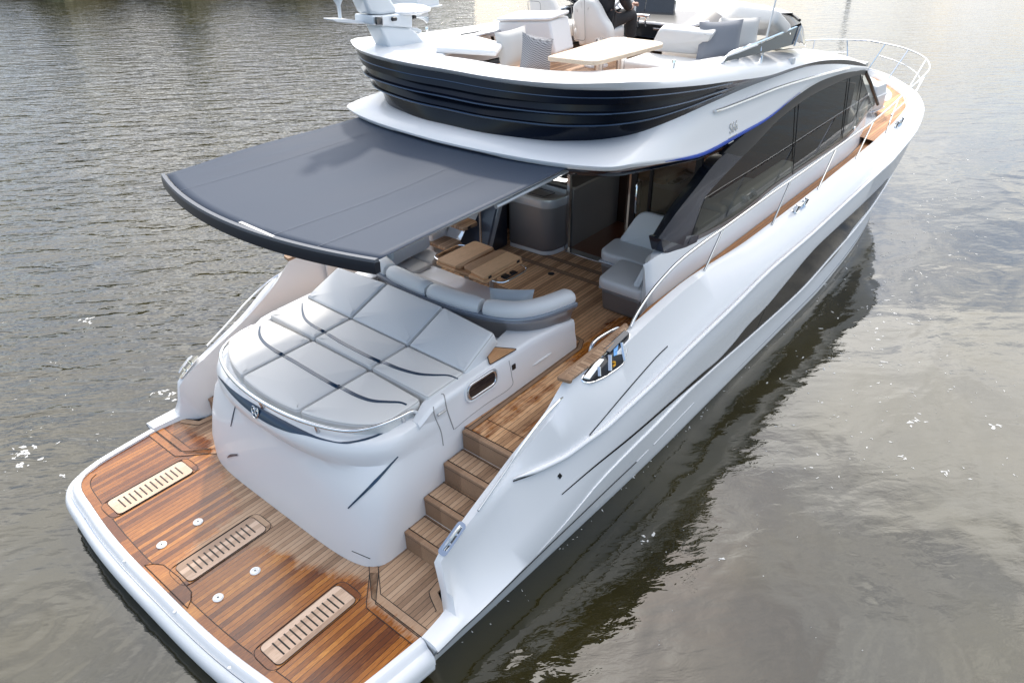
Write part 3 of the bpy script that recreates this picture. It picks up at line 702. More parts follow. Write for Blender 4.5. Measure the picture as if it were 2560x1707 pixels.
q = MB().put(strip_on(PB, s1, [.016, .030, .036, .044, .044, .044, .044, .044, .040, .028, .018], .004, 6)).put(strip_on(PB, s2, [.012, .026, .034, .042, .042, .042, .042, .036, .022, .014], .004, 6))
q.build('dark_blue_band', NAVYST, pad)
for y in (SE, -SE):
    pass

# cockpit sofa wrapping round behind the sunpad
sofa = empty('cockpit_sofa', (3.6, 0, SOLE), 'curved cream cockpit sofa with grey lacquered back behind the sun pad', 'sofa')
half_u = [(4.16, -1.335), (3.95, -1.325), (3.72, -1.285), (3.52, -1.19), (3.38, -1.03), (3.29, -.80), (3.225, -.5), (3.20, -.2), (3.195, 0)]
uu = [Vector((x, y, 0)) for x, y in half_u] + [Vector((x, -y, 0)) for x, y in half_u[-2::-1]]
uu = spline(uu + [Vector((4.45, 1.345, 0))], 5)
uin = lambda d: offs(uu, d)     # positive d = left of travel = outward/aft
def tsec(secs, path_len=None):
    rows = []
    for d, z in secs: rows.append([p + Vector((0, 0, z)) for p in offs(uu, d)])
    return rows
def sofa_end(i):  # slope the stbd end of the back down
    return 0
def shaped(secs, ztrim):
    rows = tsec(secs); n = len(uu)
    for r in rows:
        for i, p in enumerate(r):
            d = i / 14; k = max(0, 1 - d); p.z -= ztrim * k * k
    return rows
add('grey_base', *loft(shaped([(-.03, 1.2), (-.02, 1.33), (-.005, 1.40), (.03, 1.45), (.055, 1.485)], .05)), GREYM, sofa)
add('grey_rim', *loft(shaped([(.055, 1.485), (.065, 1.50), (.066, 1.53), (.058, 1.545), (-.03, 1.55)], .05)), GREYR, sofa)
def roll(i0, i1, name, mt):
    seq = uu[i0:i1]; rows = []
    prof = [(.045, 1.552), (.055, 1.60), (.035, 1.655), (-.02, 1.685), (-.09, 1.68), (-.145, 1.64), (-.165, 1.57), (-.175, 1.45), (-.185, 1.33), (-.06, 1.33)]
    full = [offs(uu, d) for d, z in prof]
    for i in range(i0, i1):
        e = min(i - i0, i1 - 1 - i); sh = .88 if e == 0 else .97 if e == 1 else 1
        cxy = full[4][i]; row = []
        for k, (d, z) in enumerate(prof):
            v = full[k][i].copy(); v = cxy.lerp(v, sh); zz = 1.5 + (z - 1.5) * sh
            tr = max(0, 1 - i / 14); row.append(Vector((v.x, v.y, zz - .05 * tr * tr)))
        rows.append(row)
    add(name, *loft(rows, cu=True, capa=True, capb=True), mt, sofa, smooth=60)
n_ = len(uu); cuts = [0, 31, 48, 66, 84, n_]
cuts = [0, int(n_*.31), int(n_*.46), int(n_*.62), int(n_*.8), n_]
for a, b in zip(cuts[:-1], cuts[1:]): roll(a, b, 'back_cushion', LEATH_SHADE)
# seats
zs_ = 1.30
add('aft_seat', *cushion([(3.36, -.95, zs_), (3.36, .95, zs_), (3.86, .85, zs_), (3.86, -.85, zs_)], .14, .035, .06, .01, (0, 0, 1)), LEATH, sofa)
add('starboard_seat', *cushion([(3.50, -1.18, zs_), (3.87, -.84, zs_), (4.2, -.84, zs_), (4.22, -1.2, zs_), (4.1, -1.26, zs_)], .14, .035, .06, .01, (0, 0, 1)), LEATH, sofa)
add('corner_seat', *cushion([(3.45, 1.15, zs_), (3.87, .84, zs_), (4.15, .84, zs_), (4.15, 1.2, zs_)], .14, .035, .06, .01, (0, 0, 1)), LEATH, sofa)
add('port_seat', *cushion([(4.16, 1.24, zs_), (4.16, .84, zs_), (4.44, 1.0, zs_), (4.46, 1.24, zs_)], .14, .035, .06, .01, (0, 0, 1)), LEATH, sofa)
add('seat_base', *MB().put(boxr(3.3, 3.80, -1.2, 1.2, SOLE, 1.17)).put(boxr(3.79, 4.40, .92, 1.24, SOLE, 1.17)).put(boxr(3.79, 4.16, -1.28, -.88, SOLE, 1.17)).__dict__.values(), LEATH, sofa, bevel=.02)
pl = empty('pillow', (3.75, -1.08, 1.32), 'pale blue scatter cushion leaning in the starboard corner of the cockpit sofa', 'cushion', 'scatter cushions')
pc = U(1174, 694, z=1.47); add('cover', *pillow(pc, .50, .30, .24, (.55, -.83, 0), (.35, .2, .9), (.8, .5, -.3)), BLUEP, pl)
ORG[pl.name] = Vector((3.75, -1.08, 1.32))

# cockpit table: two folding teak leaves on two steel legs
tb = empty('cockpit_table', (4.44, .28, SOLE), 'teak cockpit table with two folded leaves on round steel legs', 'table')
ct = crop(1000, 400, 800); zt = 1.555
leafA = [U(*ct(262, 730), z=zt), U(*ct(440, 790), z=zt), U(*ct(700, 645), z=zt), U(*ct(550, 590), z=zt)]
leafB = [U(*ct(458, 780), z=zt), U(*ct(625, 868), z=zt), U(*ct(905, 715), z=zt), U(*ct(735, 650), z=zt)]
print('tableleaf', [tuple(round(c, 2) for c in v) for v in leafA + leafB])
for lf in (leafA, leafB):
    o = add('leaf', *prism(rpoly(lf, .06, 6), (0, 0, -.035)), TABT, tb, bevel=.008); 
lower = [leafA[0] + Vector((-.005, .01, -.038)), leafB[1] + Vector((-.005, -.01, -.038)), leafB[2] + Vector((0, -.01, -.038)), leafA[3] + Vector((0, .01, -.038))]
add('under_leaf', *prism(rpoly(lower, .05, 6), (0, 0, -.032)), TABT, tb, bevel=.006)
for px, py in ((1077, 672), (1133, 690)):
    v = U(px, py, z=SOLE); add('leg', *lathe([(.09, 0), (.09, .012), (.055, .02), (.055, .58), (.07, .585)], tuple(v), 24), STEEL, tb)
mid = (leafB[1] + leafB[2]) / 2; mA = (leafA[0] + leafA[3]) / 2
for cpt, sg in ((mid, -1), (mA, 1)):
    P = [cpt + Vector((-.26, .03 * sg, -.06)), cpt + Vector((-.24, sg * .12, -.06)), cpt + Vector((-.16, sg * .17, -.06)), cpt + Vector((.16, sg * .17, -.06)), cpt + Vector((.24, sg * .12, -.06)), cpt + Vector((.26, .03 * sg, -.06))]
    add('fold_rail', *tube(spline(P, 5), .011, 8), CHROME, tb)
add('fold_gear', *MB().put(box(mid + Vector((-.05, -.05, -.08)), (.09, .07, .03))).put(box(mid + Vector((.08, -.06, -.08)), (.07, .06, .03))).put(box(mid + Vector((.02, -.09, -.085)), (.22, .02, .02))).__dict__.values(), BLACK, tb, bevel=.008)
add('hinge', *MB().put(box(leafB[1].lerp(leafB[2], .12) + Vector((0, -.002, -.018)), (.05, .008, .03))).put(box(leafB[1].lerp(leafB[2], .86) + Vector((0, -.002, -.018)), (.05, .008, .03))).__dict__.values(), BLACK, tb)

# ------------------------------------------------------------------ starboard lounge seats (L of two) and their base
ls = empty('lounge_seat', (5.5, -1.3, SOLE), 'cream two-part lounge seat with taupe base beside the cabin door', 'seat')
def taper(x0, x1, y0, y1, z0, z1, k=.93):
    cx, cy = (x0+x1)/2, (y0+y1)/2; P = [(x0,y0),(x1,y0),(x1,y1),(x0,y1)]
    V = [Vector((cx + (x-cx)*k, cy + (y-cy)*k, z0)) for x, y in P] + [Vector((x, y, z1)) for x, y in P]
    return V, [(0,1,2,3),(4,5,6,7),(0,1,5,4),(1,2,6,5),(2,3,7,6),(3,0,4,7)]
zs2 = 1.345
add('seat_base', *taper(5.09, 5.66, -1.66, -1.10, SOLE, 1.19), GREYM, ls, bevel=.04, seg=4)
add('seat_base', *taper(5.68, 6.22, -1.66, -.70, SOLE, 1.19), GREYM, ls, bevel=.04, seg=4)
add('base_band', *taper(5.07, 5.67, -1.67, -1.08, 1.19, 1.225, 1), SILV, ls, bevel=.012)
add('base_band', *taper(5.67, 6.23, -1.67, -.68, 1.19, 1.225, 1), SILV, ls, bevel=.012)
add('seat_cushion', *cushion([(5.04, -1.68, zs2), (5.04, -1.13, zs2), (5.10, -1.06, zs2), (5.68, -1.0, zs2), (5.68, -1.68, zs2)], .125, .04, .07, .012, (0, 0, 1)), LEATH, ls)
add('seat_cushion', *cushion([(5.69, -1.68, zs2), (5.69, -.74, zs2), (5.78, -.64, zs2), (6.16, -.60, zs2), (6.24, -.66, zs2), (6.24, -1.68, zs2)], .125, .04, .07, .012, (0, 0, 1)), LEATH, ls)
add('backrest', *cushion([(6.10, -.70, 1.35), (6.10, -1.56, 1.35), (6.22, -1.58, 1.80), (6.22, -.92, 1.80)], .09, .035, [.04, .04, .06, .14], .012, (-1, 0, .2)), LEATH_SHADE, ls)
add('backrest', *cushion([(5.10, -1.52, 1.35), (5.62, -1.52, 1.35), (5.68, -1.62, 1.78), (5.34, -1.62, 1.78)], .08, .03, [.04, .03, .05, .2], .012, (0, 1, .2)), LEATH_SHADE, ls)

# ------------------------------------------------------------------ cabin: side walls, glazing, pillars, bulkhead, interior
def lineU(pts, **k): return [U(*p, **k) for p in pts]
zg = pchip([4.9, 5.3, 5.9, 7.38, 8.61, 11.52, 13.2, 13.8], [[1.80], [1.79], [1.68], [1.575], [1.635], [1.60], [1.88], [1.9]])
def halfy(x, y, x0=11.5, x1=15.0): # plan narrowing of the deckhouse to the bow
    t = max(0, min(1, (x - x0) / (x1 - x0))); return y * (1 - .42 * t * t)
for s in (1, -1):
    rows = []
    for x in [4.93, 4.96, 5.02] + list(np.linspace(5.15, 13.9, 40)):
        z = float(zg(x)[0]); sk = {4.93: (-.05, -.045), 4.96: (-.02, -.02)}.get(x, (0, 0))
        yo = [1.90, 1.865, 1.81, 1.785, 1.70, 1.665, 1.655]; zz = [1.15, 1.36, z - .05, z, z, z - .04, .88]
        rows.append([Vector((x + (.12 if k > 3 and x < 5.1 else 0), s * halfy(x, y + (sk[0] if k < 4 else -sk[0] * .6)), q + (sk[1] if 1 < k < 6 else 0))) for k, (y, q) in enumerate(zip(yo, zz))])
    add('cabin_side', *loft(rows, capa=True, capb=True), GEL, yacht, smooth=42)
    # deck between bulwark and cabin side
    dz = lambda x: 1.30 - max(0, 4.75 - x) * .35
    add('side_deck', *loft([[Vector((x, s * min(halfy(x, 1.89), hull_row(x)[10].y), dz(x))), Vector((x, s * (hull_row(x)[10].y + .03), dz(x)))] for x in np.linspace(4.3, 18.0, 54)]), TEAKF if s > 0 else teak('teak_side_deck', 1, .05, tint=(1.3, .98, .62)), yacht)
A = [(1579.5,564),(1598,512),(1617.7,455),(1645,422),(1676.7,389.5),(1729.5,336),(1781,282),(1828,242.6),(1863,219),(1914.6,193),(1957,174.6),(1984,170)]
Apt = [U(*p, y=-1.775 + .05 * k / 11) for k, p in enumerate(A)]
Bpt = [(1582,561),(1640,530),(1699.7,495),(1784.6,426.5),(1860,376),(1937,325.5),(2013,238)]
Bpt = [U(*p, y=-1.795) for p in Bpt]
Ax = pchip([p.x for p in Apt] + [Bpt[-1].x], [[p.z] for p in Apt] + [[Bpt[-1].z]])
x0g, x1g = Apt[0].x, Bpt[-1].x
yglass = lambda z, x: 1.795 - .07 * max(0, (z - 1.6)) / 1.2
def gpt(x, t, s):
    zb = float(zg(x)[0]) + .004; zt_ = max(zb + .01, float(Ax(x)[0])); z = zb + (zt_ - zb) * t; return Vector((x, s * yglass(z, x), z))
for s in (1, -1):
    add('side_window', *loft([[gpt(x, t, s) for t in (0, .2, .4, .6, .8, 1)] for x in np.linspace(x0g + .01, x1g - .02, 60)]), GLASS, yacht)
    add('window_lower_trim', *loft([[gpt(x, 0, s) + Vector((0, s * .006, h_)) for h_ in (-.012, .018, .045)] for x in np.linspace(x0g, x1g - .2, 50)]), SILV if False else GREYM, yacht)
O = [(1657,356),(1690,326),(1728,295),(1767,267),(1804,239.5),(1851.5,206.5),(1898,180.5),(1945,166),(1975,162),(1994,163)]
I = [(1676.7,389.5),(1703,362),(1735,331),(1781,282),(1828,243.5),(1863,220),(1914.6,194),(1957,176),(1973,172),(1986,173)]
Op = spline([U(*p, y=-1.80 + .05 * k / 9) for k, p in enumerate(O)], 6); Ip = spline([U(*p, y=-1.79 + .05 * k / 9) for k, p in enumerate(I)], 6)
def flip(p, s): return Vector((p.x, p.y if s < 0 else -p.y, p.z))
for s in (1, -1):
    arch = loft([[flip(a, s) + Vector((0, -s * .05, 0)), flip(a, s), flip(a.lerp(b, .4), s) + Vector((0, s * .012, 0)), flip(b, s) + Vector((0, s * .004, 0)), flip(b, s) + Vector((0, -s * .04, 0))] for a, b in zip(Op, Ip)])
    add('window_arch', *arch, ARCHM, yacht, smooth=60)
    fp = [U(1988,166,y=-1.745), U(1999,190,y=-1.76), U(2016,240,y=-1.80)]
    add('front_pillar', *tube([flip(p, s) for p in fp], .03, 8), BLACK, yacht)
    # mullions
    q = MB()
    for px in ((1619,455,1580,560),(1835,228,1820,400),(1952,180,1934,318),(1982,172,1966,270)):
        a = U(px[0], px[1], y=-1.75); b = U(px[2], px[3], y=-1.80)
        add('window_mullion', *tube([flip(a, s) + Vector((0, s*.002, 0)), flip(b, s) + Vector((0, s*.002, 0))], .006, 6), BLACK, yacht)
    L1 = lineU([(1499.5,541),(1540,476),(1582,422),(1622,366),(1650,350)], y=-1.64)
    L2 = lineU([(1512,547),(1555,487),(1600,430),(1642,376),(1668,352)], y=-1.83)
    L3 = lineU([(1578,566),(1599,508),(1618,457),(1662,405),(1705,361)], y=-1.795)
    rows = []
    for a, b, c in zip(spline(L1, 4), spline(L2, 4), spline(L3, 4)):
        rows.append([a + Vector((.10, .05, -.03)), a, a.lerp(b, .5), b, b.lerp(c, .5), c, c + Vector((.02, .05, 0))])
    rows = [[flip(p, s) for p in r] for r in rows]
    add('aft_pillar', *loft(rows, cu=True, capa=True, capb=True), PILM, yacht, smooth=20)
    ft = [U(*p, y=-1.70) for p in ((1500,543),(1507,576),(1552,578),(1578,566),(1590,535),(1520,540))]
    for k, (sc_, zo) in enumerate(((1.0, 0), (.9, 0))):
        pass
    foot = rpoly([flip(p, s) for p in ft], .03, 3)
    add('pillar_foot', *prism([p + Vector((0, s * .10, 0)) for p in foot], (0, -s * .16, 0)), NAVY, yacht, bevel=.02, seg=3)
# aft bulkhead with open door, glazed panels, and the saloon behind
bk = MB()
bk.put(boxr(6.29, 6.33, -.80, -.72, .88, 2.95)).put(boxr(6.29, 6.33, -1.66, -1.58, .88, 2.95)).put(boxr(6.29, 6.33, -1.66, -.72, .88, 1.0)).put(boxr(6.29, 6.33, -1.66, -.72, 2.72, 2.95)).put(boxr(6.29, 6.33, -1.02, -.98, .9, 2.8)).put(boxr(6.29, 6.33, .2, 1.7, 2.6, 2.95))
bk.build('door_frame', BLACK, yacht)
add('glass_door', *boxr(6.30, 6.315, -1.58, -.80, 1.0, 2.72), GLASS, yacht)
add('door_handle', *tube([(6.27, -.84, 1.72), (6.24, -.84, 1.75), (6.24, -.84, 2.10), (6.27, -.84, 2.13)], .016, 8), CHROME, yacht)
add('door_track', *boxr(6.16, 6.30, -.72, .2, .895, .925), STEEL, yacht, bevel=.006)
add('door_post', *boxr(6.22, 6.27, .19, .235, .9, 2.8), STEEL, yacht)
add('saloon_floor', *boxr(6.32, 12.2, -1.64, 1.64, .86, .905), WOODI, yacht)
add('saloon_lining', *MB().put(boxr(12.2, 12.24, -1.6, 1.6, .9, 2.4)).put(boxr(6.4, 12.2, 1.62, 1.66, .9, 1.6)).put(boxr(7.6, 7.66, .1, 1.6, .9, 2.85)).put(boxr(6.34, 7.0, .9, 1.62, .9, 2.85)).__dict__.values(), DARKW, yacht)
add('saloon_ceiling', *boxr(6.34, 11.2, -1.62, 1.62, 2.90, 2.93), TAUPE, yacht)
sal = empty('saloon_sofa', (8.2, -1.2, .9), 'cream sofa inside the saloon seen through the starboard window', 'sofa')
add('seat', *boxr(7.4, 9.6, -1.6, -.9, .9, 1.32), LEATH, sal, bevel=.05, seg=3); add('backrest', *boxr(7.4, 9.6, -1.68, -1.46, 1.3, 1.72), LEATH, sal, bevel=.06, seg=3); add('end_cushion', *boxr(7.25, 7.55, -1.6, -.9, 1.1, 1.66), LEATH, sal, bevel=.06, seg=3)
cab2 = empty('saloon_cabinet', (6.9, -1.3, .9), 'pale cabinet standing just inside the glazed saloon door', 'cabinet')
add('carcass', *boxr(6.55, 7.2, -1.6, -.9, .9, 1.62), LEATH, cab2, bevel=.01); add('handle', *tube([(6.54, -1.2, 1.5), (6.50, -1.2, 1.5), (6.50, -1.05, 1.5), (6.54, -1.05, 1.5)], .01, 6), CHROME, cab2)
# wet bar (fridge cabinet) beside the door
wb_ = empty('wet_bar', (6.05, .65, SOLE), 'curved metallic taupe wet bar cabinet with pale worktop left of the cabin door', 'cabinet')
fp_ = [(5.85, 1.0), (5.88, .38), (5.98, .28), (6.22, .24), (6.26, .26), (6.26, 1.0)]
def flat(P, z): return [Vector((x, y, z)) for x, y in P]
def rp2(P, z, r): return rpoly(flat(P, z), r, 6)
body = [rp2(fp_, z, .07) for z in (1.0, 1.60)]
add('carcass', *loft(body, cu=True, capa=True, capb=True), GREYM, wb_, smooth=40)
sc2 = lambda k, dx=0: [((x - 6.05) * k + 6.05 + dx, (y - .65) * k + .65) for x, y in fp_]
add('plinth', *loft([rp2(sc2(.93), .9, .07), rp2(sc2(.93), .93, .07), rp2(sc2(1), 1.0, .07)], cu=True, capa=True), GREYM, wb_)
add('kick_strip', *loft([rp2(sc2(.99, .0), .901, .07), rp2(sc2(.97), .955, .07)], cu=True, capa=True, capb=True), WHITEP, wb_)
add('silver_band', *loft([rp2(sc2(1.02), 1.60, .08), rp2(sc2(1.035), 1.62, .08), rp2(sc2(1.035), 1.70, .08), rp2(sc2(1.02), 1.72, .08)], cu=True, capa=True, capb=True), SILV, wb_)
tp = add('worktop', *loft([rp2(sc2(1.0), 1.72, .08), rp2(sc2(1.0), 1.735, .08), rp2(sc2(.97), 1.745, .08)], cu=True, capa=True, capb=True), TAUPE, wb_)
lid = rpoly(flat([(5.95, .92), (5.95, .42), (6.16, .38), (6.2, .92)], 1.748), .03, 4)
add('lid_seam', *tube(lid, .004, 5, closed=True), BLACK, tp)
add('backsplash', *boxr(6.23, 6.27, .26, 1.0, 1.72, 1.80), SILV, wb_, bevel=.008)
gal = empty('galley_counter', (6.9, .7, .9), 'dark brown galley counter inside the open cabin door', 'counter')
add('carcass', *boxr(6.36, 7.58, .22, 1.2, .9, 1.78), GREYM, gal, bevel=.01); add('worktop', *boxr(6.34, 7.6, .18, 1.2, 1.78, 1.82), TAUPE, gal, bevel=.008)
# companion ladder to the flybridge, port side, with its side panel and pole
add('ladder_panel', *MB().put(prism([(5.86, 1.02, .9), (5.86, 1.02, 1.74), (5.80, 1.02, 1.72), (5.46, 1.02, .9)], (0, .05, 0))).__dict__.values(), mat('dark_blue_panel', (.018, .020, .028), .3, coat=.4), yacht)
add('ladder_stringer', *prism([(5.86, 1.0, 1.76), (5.74, 1.0, 1.76), (5.36, 1.0, .9), (5.48, 1.0, .9)], (0, .1, 0)), SILV, yacht, bevel=.02)
add('ladder_back', *prism([(5.30, .98, .9), (5.92, .98, 2.4), (5.92, 1.9, 2.4), (5.30, 1.9, .9)], (.05, 0, 0)), mat('slate_blue', (.07, .085, .115), .35, coat=.3), yacht)
for k, (x, z) in enumerate(((4.87, 1.13), (5.11, 1.38), (5.35, 1.63), (5.59, 1.88))):
    y0, y1 = (1.22, 1.68) if k == 0 else (1.14, 1.58)
    tr = rpoly([(x - .02, y0 + .02, z), (x, y1, z), (x + .26, y1 + .02, z), (x + .30, y1 - .12, z), (x + .34, y0 + .16, z), (x + .26, y0, z)], .03, 4)
    stp = add('ladder_tread', *prism(tr, (0, 0, -.05)), TEAK, yacht, bevel=.01)
    add('mirror_riser', *prism([(x + .30, y0 + .08, z), (x + .40, y0 + .04, z + .2), (x + .40, y1 - .12, z + .2), (x + .30, y1 - .10, z)], (.01, 0, .0)), CHROME, stp)
    if k < 2: add('step_light', *boxr(x + .33, x + .37, y0 + .10, y0 + .30, z + .175, z + .19), mat('warm_lamp', (1, .6, .1), .4) if k else mat('warm_lamp2', (1, .6, .1), .4), stp)
bpy.data.materials['warm_lamp'].node_tree.nodes['Principled BSDF'].inputs['Emission Color'].default_value = (1, .62, .12, 1)
bpy.data.materials['warm_lamp'].node_tree.nodes['Principled BSDF'].inputs['Emission Strength'].default_value = 1.2
add('ladder_pole', *tube([(4.99, .75, SOLE), (4.99, .75, 3.0)], .016, 10), STEEL, yacht)
# port seat moulding behind the sofa and the cockpit inner bulwark details
for s in (1,):
    add('gate_recess', *boxr(3.35, 4.15, 1.965, 1.99, 1.0, 1.36), GEL2, yacht, bevel=.02)
    add('gate_rail', *tube([(3.33, 1.93, 1.30), (4.12, 1.93, 1.30)], .013, 8), STEEL, yacht)
    P = spline([Vector((4.45, 1.93, 1.48)), Vector((4.42, 1.92, 1.3)), Vector((4.46, 1.92, 1.18)), Vector((4.75, 1.92, 1.18))], 5)
    add('gate_handle', *tube(P, .022, 8), STEEL, yacht)
    add('cabin_end', *boxr(4.9, 5.25, 1.60, 1.86, .9, 1.75), GEL, yacht, bevel=.03)

# ------------------------------------------------------------------ flybridge overhang (lip + side wings) and black body
UP = [(3.765, 0, 3.27), (3.77, .42, 3.27), (3.85, .8, 3.27), (3.95, 1.12, 3.27), (4.08, 1.33, 3.275), (4.27, 1.53, 3.28), (4.61, 1.70, 3.29), (5.2, 1.765, 3.30), (6.0, 1.765, 3.30), (7.07, 1.75, 3.286), (8.0, 1.75, 3.255), (8.94, 1.75, 3.21), (9.9, 1.75, 3.10), (10.8, 1.74, 2.955), (11.55, 1.735, 2.815), (11.95, 1.73, 2.74), (12.25, 1.72, 2.68)]
ED = [(3.57, 0, 3.165), (3.585, .42, 3.165), (3.63, .9, 3.165), (3.70, 1.3, 3.165), (3.80, 1.62, 3.165), (3.94, 1.86, 3.165), (4.25, 1.935, 3.135), (4.95, 1.935, 3.00), (5.74, 1.91, 2.87), (6.75, 1.87, 2.84), (7.7, 1.84, 2.835), (8.6, 1.815, 2.925), (9.5, 1.80, 2.965), (10.4, 1.79, 2.915), (11.2, 1.77, 2.83), (11.75, 1.755, 2.74), (12.25, 1.74, 2.665)]
def ext(L):
    P = [Vector(p) for p in L]; full = [Vector((p.x, -p.y, p.z)) for p in P[:0:-1]] + P; return spline(full, 5)
UPf, EDf = ext(UP), ext(ED)
rows = []
for a, b in zip(UPf, EDf):
    d = (b - a); n_out = Vector((d.x, d.y, 0)); n_out = n_out.normalized() if n_out.length > 1e-4 else Vector((0, 1, 0))
    Lr = min(1, d.length / .25); th = .05 * Lr
    m1 = a + d * .33 + Vector((0, 0, .012 * Lr)) + n_out * .012 * Lr; m2 = a + d * .72 + Vector((0, 0, .014 * Lr)) + n_out * .02 * Lr
    rows.append([a + Vector((0, 0, -.01)) - n_out * .04, a, m1, m2, b + n_out * -.008 + Vector((0, 0, .010)), b + n_out * .004, b + Vector((0, 0, -.022)), b - n_out * .03 + Vector((0, 0, -th)), b - n_out * .16 * Lr + Vector((0, 0, -th * 1.1)), a + Vector((0, 0, -.12)) - n_out * .1])
lip = add('flybridge_wing', *loft(rows), GEL, yacht, smooth=38)
LB = bvh_of(lip)
# dark soffit band under the lip
SO = [(3.70, 0, 3.10), (3.72, .5, 3.10), (3.78, 1.0, 3.10), (3.87, 1.4, 3.10), (4.02, 1.68, 3.095), (4.3, 1.80, 3.05), (4.95, 1.83, 2.95), (5.5, 1.83, 2.87), (6.0, 1.82, 2.81), (7.0, 1.80, 2.80)]
SI = [(3.86, 0, 2.98), (3.88, .5, 2.98), (3.93, 1.0, 2.97), (4.02, 1.36, 2.96), (4.16, 1.58, 2.95), (4.42, 1.70, 2.92), (5.0, 1.74, 2.84), (5.5, 1.76, 2.77), (6.0, 1.765, 2.70), (7.0, 1.765, 2.68)]
so, si = ext(SO), ext(SI); rows = []
for a, b in zip(so, si): rows.append([a + Vector((0, 0, .03)), a, a.lerp(b, .5) + (a - b) * .0 + Vector((0, 0, -.02)), b, b + Vector((.02, 0, -.006)), Vector((b.x + .1, b.y * .93, b.z + .01))])
add('soffit_band', *loft(rows), NAVY, yacht, smooth=50)
add('cockpit_ceiling', *loft([[Vector((max(4.0, v.x + .08), v.y * .93, v.z + .004)), Vector((max(6.3, v.x), v.y * .9, 2.9))] for v in si]), TAUPE, yacht)
LAMPW = mat('lit_lamp', (.9, .9, .88), .4); LAMPW.node_tree.nodes['Principled BSDF'].inputs['Emission Color'].default_value = (1, .97, .9, 1); LAMPW.node_tree.nodes['Principled BSDF'].inputs['Emission Strength'].default_value = 2.5
dl = U(1287, 413, z=2.955); add('downlight', *box(tuple(dl), (.05, .13, .015), Matrix.Rotation(.25, 3, 'Z')), LAMPW, yacht)
# sky sheen along both wing edges, put in as a blue tube
for s in (1, -1):
    Q = [p for p in EDf if p.y > 0 and 4.75 < p.x < 8.9]; nq = len(Q)
    add('blue_sheen_strip', *tube([Vector((p.x, s * (p.y + .012), p.z - .022)) for p in Q], [max(.003, .019 * min(1, 6 * i / nq, 2.5 * (nq - 1 - i) / nq)) for i in range(nq)], 8), BLUE, yacht)
    hr = [hit(px, py, LB, .03) for px, py in ((1638,257),(1660,250),(1717,228),(1780,203),(1840,184),(1900,168),(1946,158))]
    hr = [h_[0] for h_ in hr if h_]
    if len(hr) > 3: add('roof_handrail', *tube([flip(p, s) for p in spline(hr, 5)], .016, 8), CHROME, yacht)
# model mark on the wing
def lettering(body, p, n, right, size, m, parent, name, depth=.004):
    cu = bpy.data.curves.new(name, 'FONT'); cu.body = body; cu.size = size; cu.extrude = depth; cu.align_x = 'CENTER'; cu.align_y = 'CENTER'
    tmp = bpy.data.objects.new('tmp', cu); COL.objects.link(tmp); dg = bpy.context.evaluated_depsgraph_get(); dg.update()
    me = bpy.data.meshes.new_from_object(tmp.evaluated_get(dg)); bpy.data.objects.remove(tmp)
    right = (right - n * right.dot(n)).normalized(); upv = n.cross(right)
    V = [p + right * v.co.x + upv * v.co.y + n * v.co.z for v in me.vertices]; F = [tuple(f.vertices) for f in me.polygons]
    return add(name, V, F, m, parent, smooth=None)
hh = hit(1684, 293, LB, .004)
if hh:
    p, n = hh; r = Vector((1, 0, 0)); lo_ = lettering('S66', p, n, r, .165, STEEL, yacht, 'model_mark')
    r2 = (r - n * r.dot(n)).normalized(); u2 = n.cross(r2)
    q = MB()
    for k in range(3): q.put(box(p + u2 * (-.095 - .028 * k) - r2 * (.02 + .03 * k), (.24 - .05 * k, .006, .012), Matrix((r2, n, u2)).transposed()))
    q.build('mark_bar', STEEL, lo_)
# coaming of the flybridge: lower edge FL, outer crease, top, inner edge
FL = [(3.80, 0, 3.775), (3.79, .5, 3.775), (3.80, .95, 3.785), (3.87, 1.35, 3.795), (4.02, 1.66, 3.80), (4.22, 1.86, 3.795), (4.80, 1.915, 3.715), (5.50, 1.915, 3.615), (6.18, 1.90, 3.53), (6.95, 1.87, 3.425), (7.65, 1.825, 3.345), (8.5, 1.785, 3.29), (9.5, 1.765, 3.205), (10.4, 1.755, 3.085), (11.1, 1.745, 2.965), (11.6, 1.74, 2.86), (11.95, 1.735, 2.775)]
FT = [(3.72, 0, 3.835), (3.71, .5, 3.835), (3.725, .95, 3.845), (3.79, 1.34, 3.86), (3.95, 1.66, 3.875), (4.18, 1.87, 3.87), (4.80, 1.90, 3.775), (5.52, 1.885, 3.69), (6.2, 1.865, 3.615), (6.95, 1.83, 3.53), (7.65, 1.78, 3.44), (8.5, 1.73, 3.365), (9.5, 1.70, 3.265), (10.4, 1.69, 3.135), (11.1, 1.69, 3.005), (11.6, 1.69, 2.89), (11.95, 1.69, 2.80)]
FI = [(4.12, 0, 3.86), (4.10, .45, 3.86), (4.12, .8, 3.865), (4.17, 1.08, 3.87), (4.30, 1.34, 3.88), (4.52, 1.52, 3.88), (5.0, 1.62, 3.83), (5.6, 1.66, 3.79), (6.2, 1.64, 3.74), (6.95, 1.6, 3.66), (7.65, 1.5, 3.56), (8.5, 1.42, 3.44), (9.5, 1.3, 3.32), (10.4, 1.25, 3.18), (11.1, 1.2, 3.05), (11.6, 1.2, 2.92), (11.95, 1.2, 2.82)]
FLf, FTf, FIf = ext(FL), ext(FT), ext(FI); rows = []
for i, (a, b, c) in enumerate(zip(FLf, FTf, FIf)):
    rows.append([a.lerp(c, .25) + Vector((0, 0, -.05)), a, a.lerp(b, .5) + (a - c).normalized() * .006, b, b.lerp(c, .10) + Vector((0, 0, .014)), b.lerp(c, .5) + Vector((0, 0, .022)), c.lerp(b, .10) + Vector((0, 0, .012)), c, c + (c - b).normalized() * .015 + Vector((0, 0, -.05))])
coam = add('flybridge_coaming', *loft(rows), GEL, yacht, smooth=40)
inn = [[c + (c - b).normalized() * .015 + Vector((0, 0, -.05)), c + (c - b).normalized() * .06 + Vector((0, 0, min(-.05, 3.33 - c.z)))] for a, b, c in zip(FLf, FTf, FIf)]
